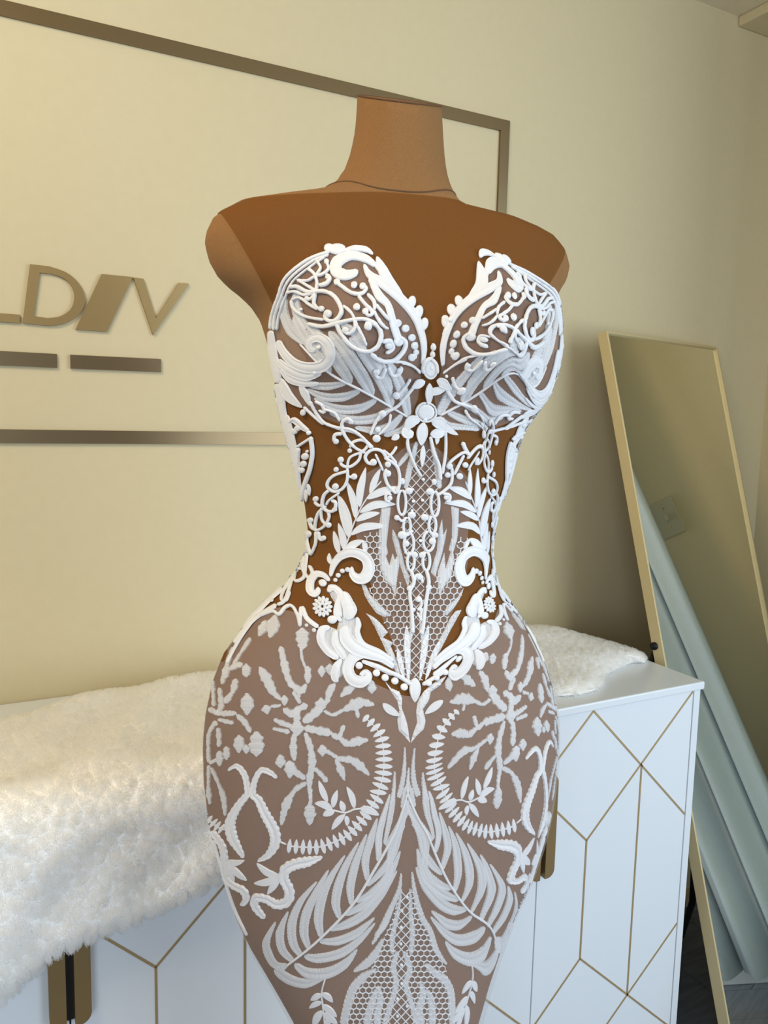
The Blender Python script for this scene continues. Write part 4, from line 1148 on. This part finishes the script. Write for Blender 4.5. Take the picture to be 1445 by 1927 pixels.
LAT2 = [Zp(8,*p) for p in ((212,785),(290,785),(292,1000),(300,1150),(245,1250),(280,1380),(255,1480),(300,1640),(342,1800),(90,1800),(150,1600),(180,1480),(160,1350),(190,1240),(150,1200),(175,1000))]
HEX2 = [Zp(8,*p) for p in ((200,800),(300,760),(330,860),(372,980),(430,1090),(482,1230),(545,1340),(580,1480),(600,1800))] + [Zp(7,*p) for p in ((1075,1800),(1110,1620),(1150,1520),(1250,1430),(1310,1260),(1370,1130),(1420,1020))]
hexnet(HEX1, LAT1, 7.2, 2.0); diamond(LAT1, 9.5, 1.7)
hexnet(HEX2, LAT2, 6.6, 1.9); diamond(LAT2, 9.5, 1.7)

# ------------------------------------------------------------------ fur throws
def make_fur(name, label, V, F, n_hair, length, seed, scale, per=40, lean=.38, pull=.38):
    """closed base mesh + pile of fine curved hairs"""
    root = empty(name, tuple(np.mean(np.array(V), axis=0) * [1, 1, 0] + [0, 0, min(v[2] for v in V)]), label, 'fur throw', 'fur throws on the sideboards')
    b = mesh_obj('hide', V, F, 'hide', root, True)
    bq = bmesh.new(); bq.from_mesh(b.data); bmesh.ops.recalc_face_normals(bq, faces=bq.faces); bq.to_mesh(b.data); bq.free(); b.data.update()
    rs = np.random.RandomState(seed)
    me = b.data; me.calc_loop_triangles()
    tri = np.array([t.vertices[:] for t in me.loop_triangles]); co = np.array([v.co[:] for v in me.vertices]); nv = np.array([v.normal[:] for v in me.vertices])
    co = co + np.array(root.location) * 0
    A, B_, C_ = co[tri[:, 0]], co[tri[:, 1]], co[tri[:, 2]]
    ar = np.linalg.norm(np.cross(B_ - A, C_ - A), axis=1)
    fn = (nv[tri[:, 0]] + nv[tri[:, 1]] + nv[tri[:, 2]]); fn /= np.linalg.norm(fn, axis=1, keepdims=True) + 1e-9
    ar = ar * np.where(fn[:, 2] < -.6, .02, 1)                     # no pile underneath
    k = rs.choice(len(tri), n_hair, p=ar / ar.sum()); u, v = rs.rand(n_hair), rs.rand(n_hair); fl = u + v > 1; u[fl] = 1 - u[fl]; v[fl] = 1 - v[fl]
    R_ = A[k] + (B_ - A)[k] * u[:, None] + (C_ - A)[k] * v[:, None]; Nn = fn[k]
    # locks: hairs lean towards the centre of their lock
    nc = int(n_hair / per); cen = R_[rs.choice(n_hair, nc)]; dirs = rs.normal(size=(nc, 3)) * lean
    from mathutils import kdtree
    kd = kdtree.KDTree(nc)
    for i, c in enumerate(cen): kd.insert(c, i)
    kd.balance()
    ci = np.array([kd.find(p)[1] for p in R_])
    L_ = length * (.65 + .5 * rs.rand(n_hair)); d1 = Nn + rs.normal(size=(n_hair, 3)) * .18
    d1 /= np.linalg.norm(d1, axis=1, keepdims=True)
    tipc = cen[ci] + (Nn + dirs[ci]) / np.linalg.norm(Nn + dirs[ci], axis=1, keepdims=True) * L_[:, None]
    tip = R_ + d1 * L_[:, None]; tip = tip * (1 - pull) + tipc * pull; tip[:, 2] -= L_ * .08
    K = 5; t = np.linspace(0, 1, K)[None, :, None]
    mid = R_ + d1 * (L_ * .55)[:, None]
    pts = (1 - t) ** 2 * R_[:, None] + 2 * t * (1 - t) * mid[:, None] + t ** 2 * tip[:, None]
    pts[:, 1:-1] += rs.normal(size=(n_hair, K - 2, 3)) * length * .03
    hc = bpy.data.hair_curves.new('fur_pile'); hc.add_curves([K] * n_hair)
    hc.position_data.foreach_set('vector', pts.reshape(-1).astype(np.float32))
    ra = hc.attributes.new('radius', 'FLOAT', 'POINT')
    ra.data.foreach_set('value', np.tile(np.array([.00034, .00032, .0003, .00026, .00016]) * scale, n_hair).astype(np.float32))
    hc.materials.append(MT['fur'])
    o = bpy.data.objects.new('fur_pile', hc); COL.objects.link(o); o.parent = root; o.matrix_parent_inverse = root.matrix_basis.inverted(); o['kind'] = 'stuff'
    return root

def closed_sheet(rows_top, rows_bot):
    n, m = len(rows_top), len(rows_top[0]); V = [p for r in rows_top for p in r] + [p for r in rows_bot for p in r]; F = []
    q = n * m
    for i in range(n - 1):
        for j in range(m - 1):
            a = i * m + j; F.append((a, a + 1, a + m + 1, a + m)); F.append((q + a, q + a + m, q + a + m + 1, q + a + 1))
    for i in range(n - 1): a = i * m; F.append((a, a + m, q + a + m, q + a)); a = i * m + m - 1; F.append((a + m, a, q + a, q + a + m))
    for j in range(m - 1): a = j; F.append((a + 1, a, q + a, q + a + 1)); a = (n - 1) * m + j; F.append((a, a + 1, q + a + 1, q + a))
    return V, F
# left throw: lies on the top, rolls over the front edge and hangs
FZ = HT + .004
xb = np.array([-.32, -.12, .0, .04, .063, .10, .17, .30, .38, .5]); yb = np.array([1.28, 1.31, 1.335, 1.355, 1.37, 1.40, 1.425, 1.43, 1.455, 1.40])
xz = np.array([-.32, -.12, -.014, .015, .043, .067, .093, .134, .188, .21, .251, .278, .33, .42, .5]); zl = np.array([.50, .53, .545, .572, .590, .594, .600, .607, .618, .620, .626, .645, .67, .70, .73])
def left_pt(x, s, th):
    """s 0..1 back to front edge, 1..2 down the front; th height above the sideboard"""
    y0 = np.interp(x, xb, yb); z1 = np.interp(x, xz, zl); ye = YF - .020; r = .03
    wav = .010 * math.sin(x * 23 + s * 5) + .008 * math.sin(x * 41 + s * 9 + 1) + .012 * noise.noise((x * 7, s * 3, 2.0))
    if s <= 1: y = y0 + (ye + r - y0) * s; return Vector((x, y - .0, FZ + th * (1 + wav * 12)))
    h = (s - 1) * (FZ - z1 + r)
    if h < r * 1.57:
        a = h / r; return Vector((x, ye + r - (r + th) * math.sin(a) , FZ - r + (r + th) * math.cos(a)))
    return Vector((x, ye - th * (1 + wav * 14), FZ - r - (h - r * 1.57)))
rt_, rb_ = [], []
for i in range(60):
    s = 2.0 * i / 59; a, b = [], []
    for j in range(70):
        x = -.32 + .80 * j / 69 - .03 * (s - 1) * (j / 69) - .06 * max(0, s - 1.2) * (j / 69)
        e = min(i, 59 - i) / 5; e2 = min(j, 69 - j) / 5; th = .026 * math.sqrt(min(1, e) * min(1, e2)) + .004
        a.append(left_pt(x, s, th)); b.append(left_pt(x, s, .001))
    rt_.append(a); rb_.append(b)
V, F = closed_sheet(rt_, rb_)
make_fur('fur_throw', 'large cream fur throw draped over the front edge of the sideboard', V, F, 240000, .012, 3, 1.0, 55, .45, .45)
# right throw: lies flat on the other sideboard
ol = [np.array(q) for q in ((.95, 1.115), (1.0, 1.105), (1.06, 1.118), (1.13, 1.172), (1.235, 1.212), (1.272, 1.205), (1.29, 1.235), (1.275, 1.30), (1.225, 1.38), (1.16, 1.44), (1.06, 1.46), (.95, 1.45), (.82, 1.43), (.76, 1.34), (.78, 1.22), (.86, 1.14))]
ol = np.array([p for p in spl([tuple(p) for p in ol], 5, True)]); cen = ol.mean(0)
rt_, rb_ = [], []
for i in range(16):
    r = 1 - i / 15; a, b = [], []
    for j in range(len(ol) + 1):
        p = cen + (ol[j % len(ol)] - cen) * max(r, .01)
        h = (.016 + .030 * min(1, max(0, (p[1] - 1.16) / .2)) * min(1, max(.3, (1.30 - p[0]) / .15))) * math.sqrt(max(0, 1 - r ** 5)) + .010 * noise.noise((p[0] * 9, p[1] * 9, 1.0)) * (1 - r)
        a.append(Vector((p[0], p[1], FZ + h))); b.append(Vector((p[0], p[1], FZ - .002)))
    rt_.append(a); rb_.append(b)
V, F = closed_sheet(rt_, rb_)
make_fur('fur_throw', 'small cream fur throw lying flat on top of the sideboard beside the mirror', V, F, 80000, .011, 5, 1.0, 55, .45, .45)
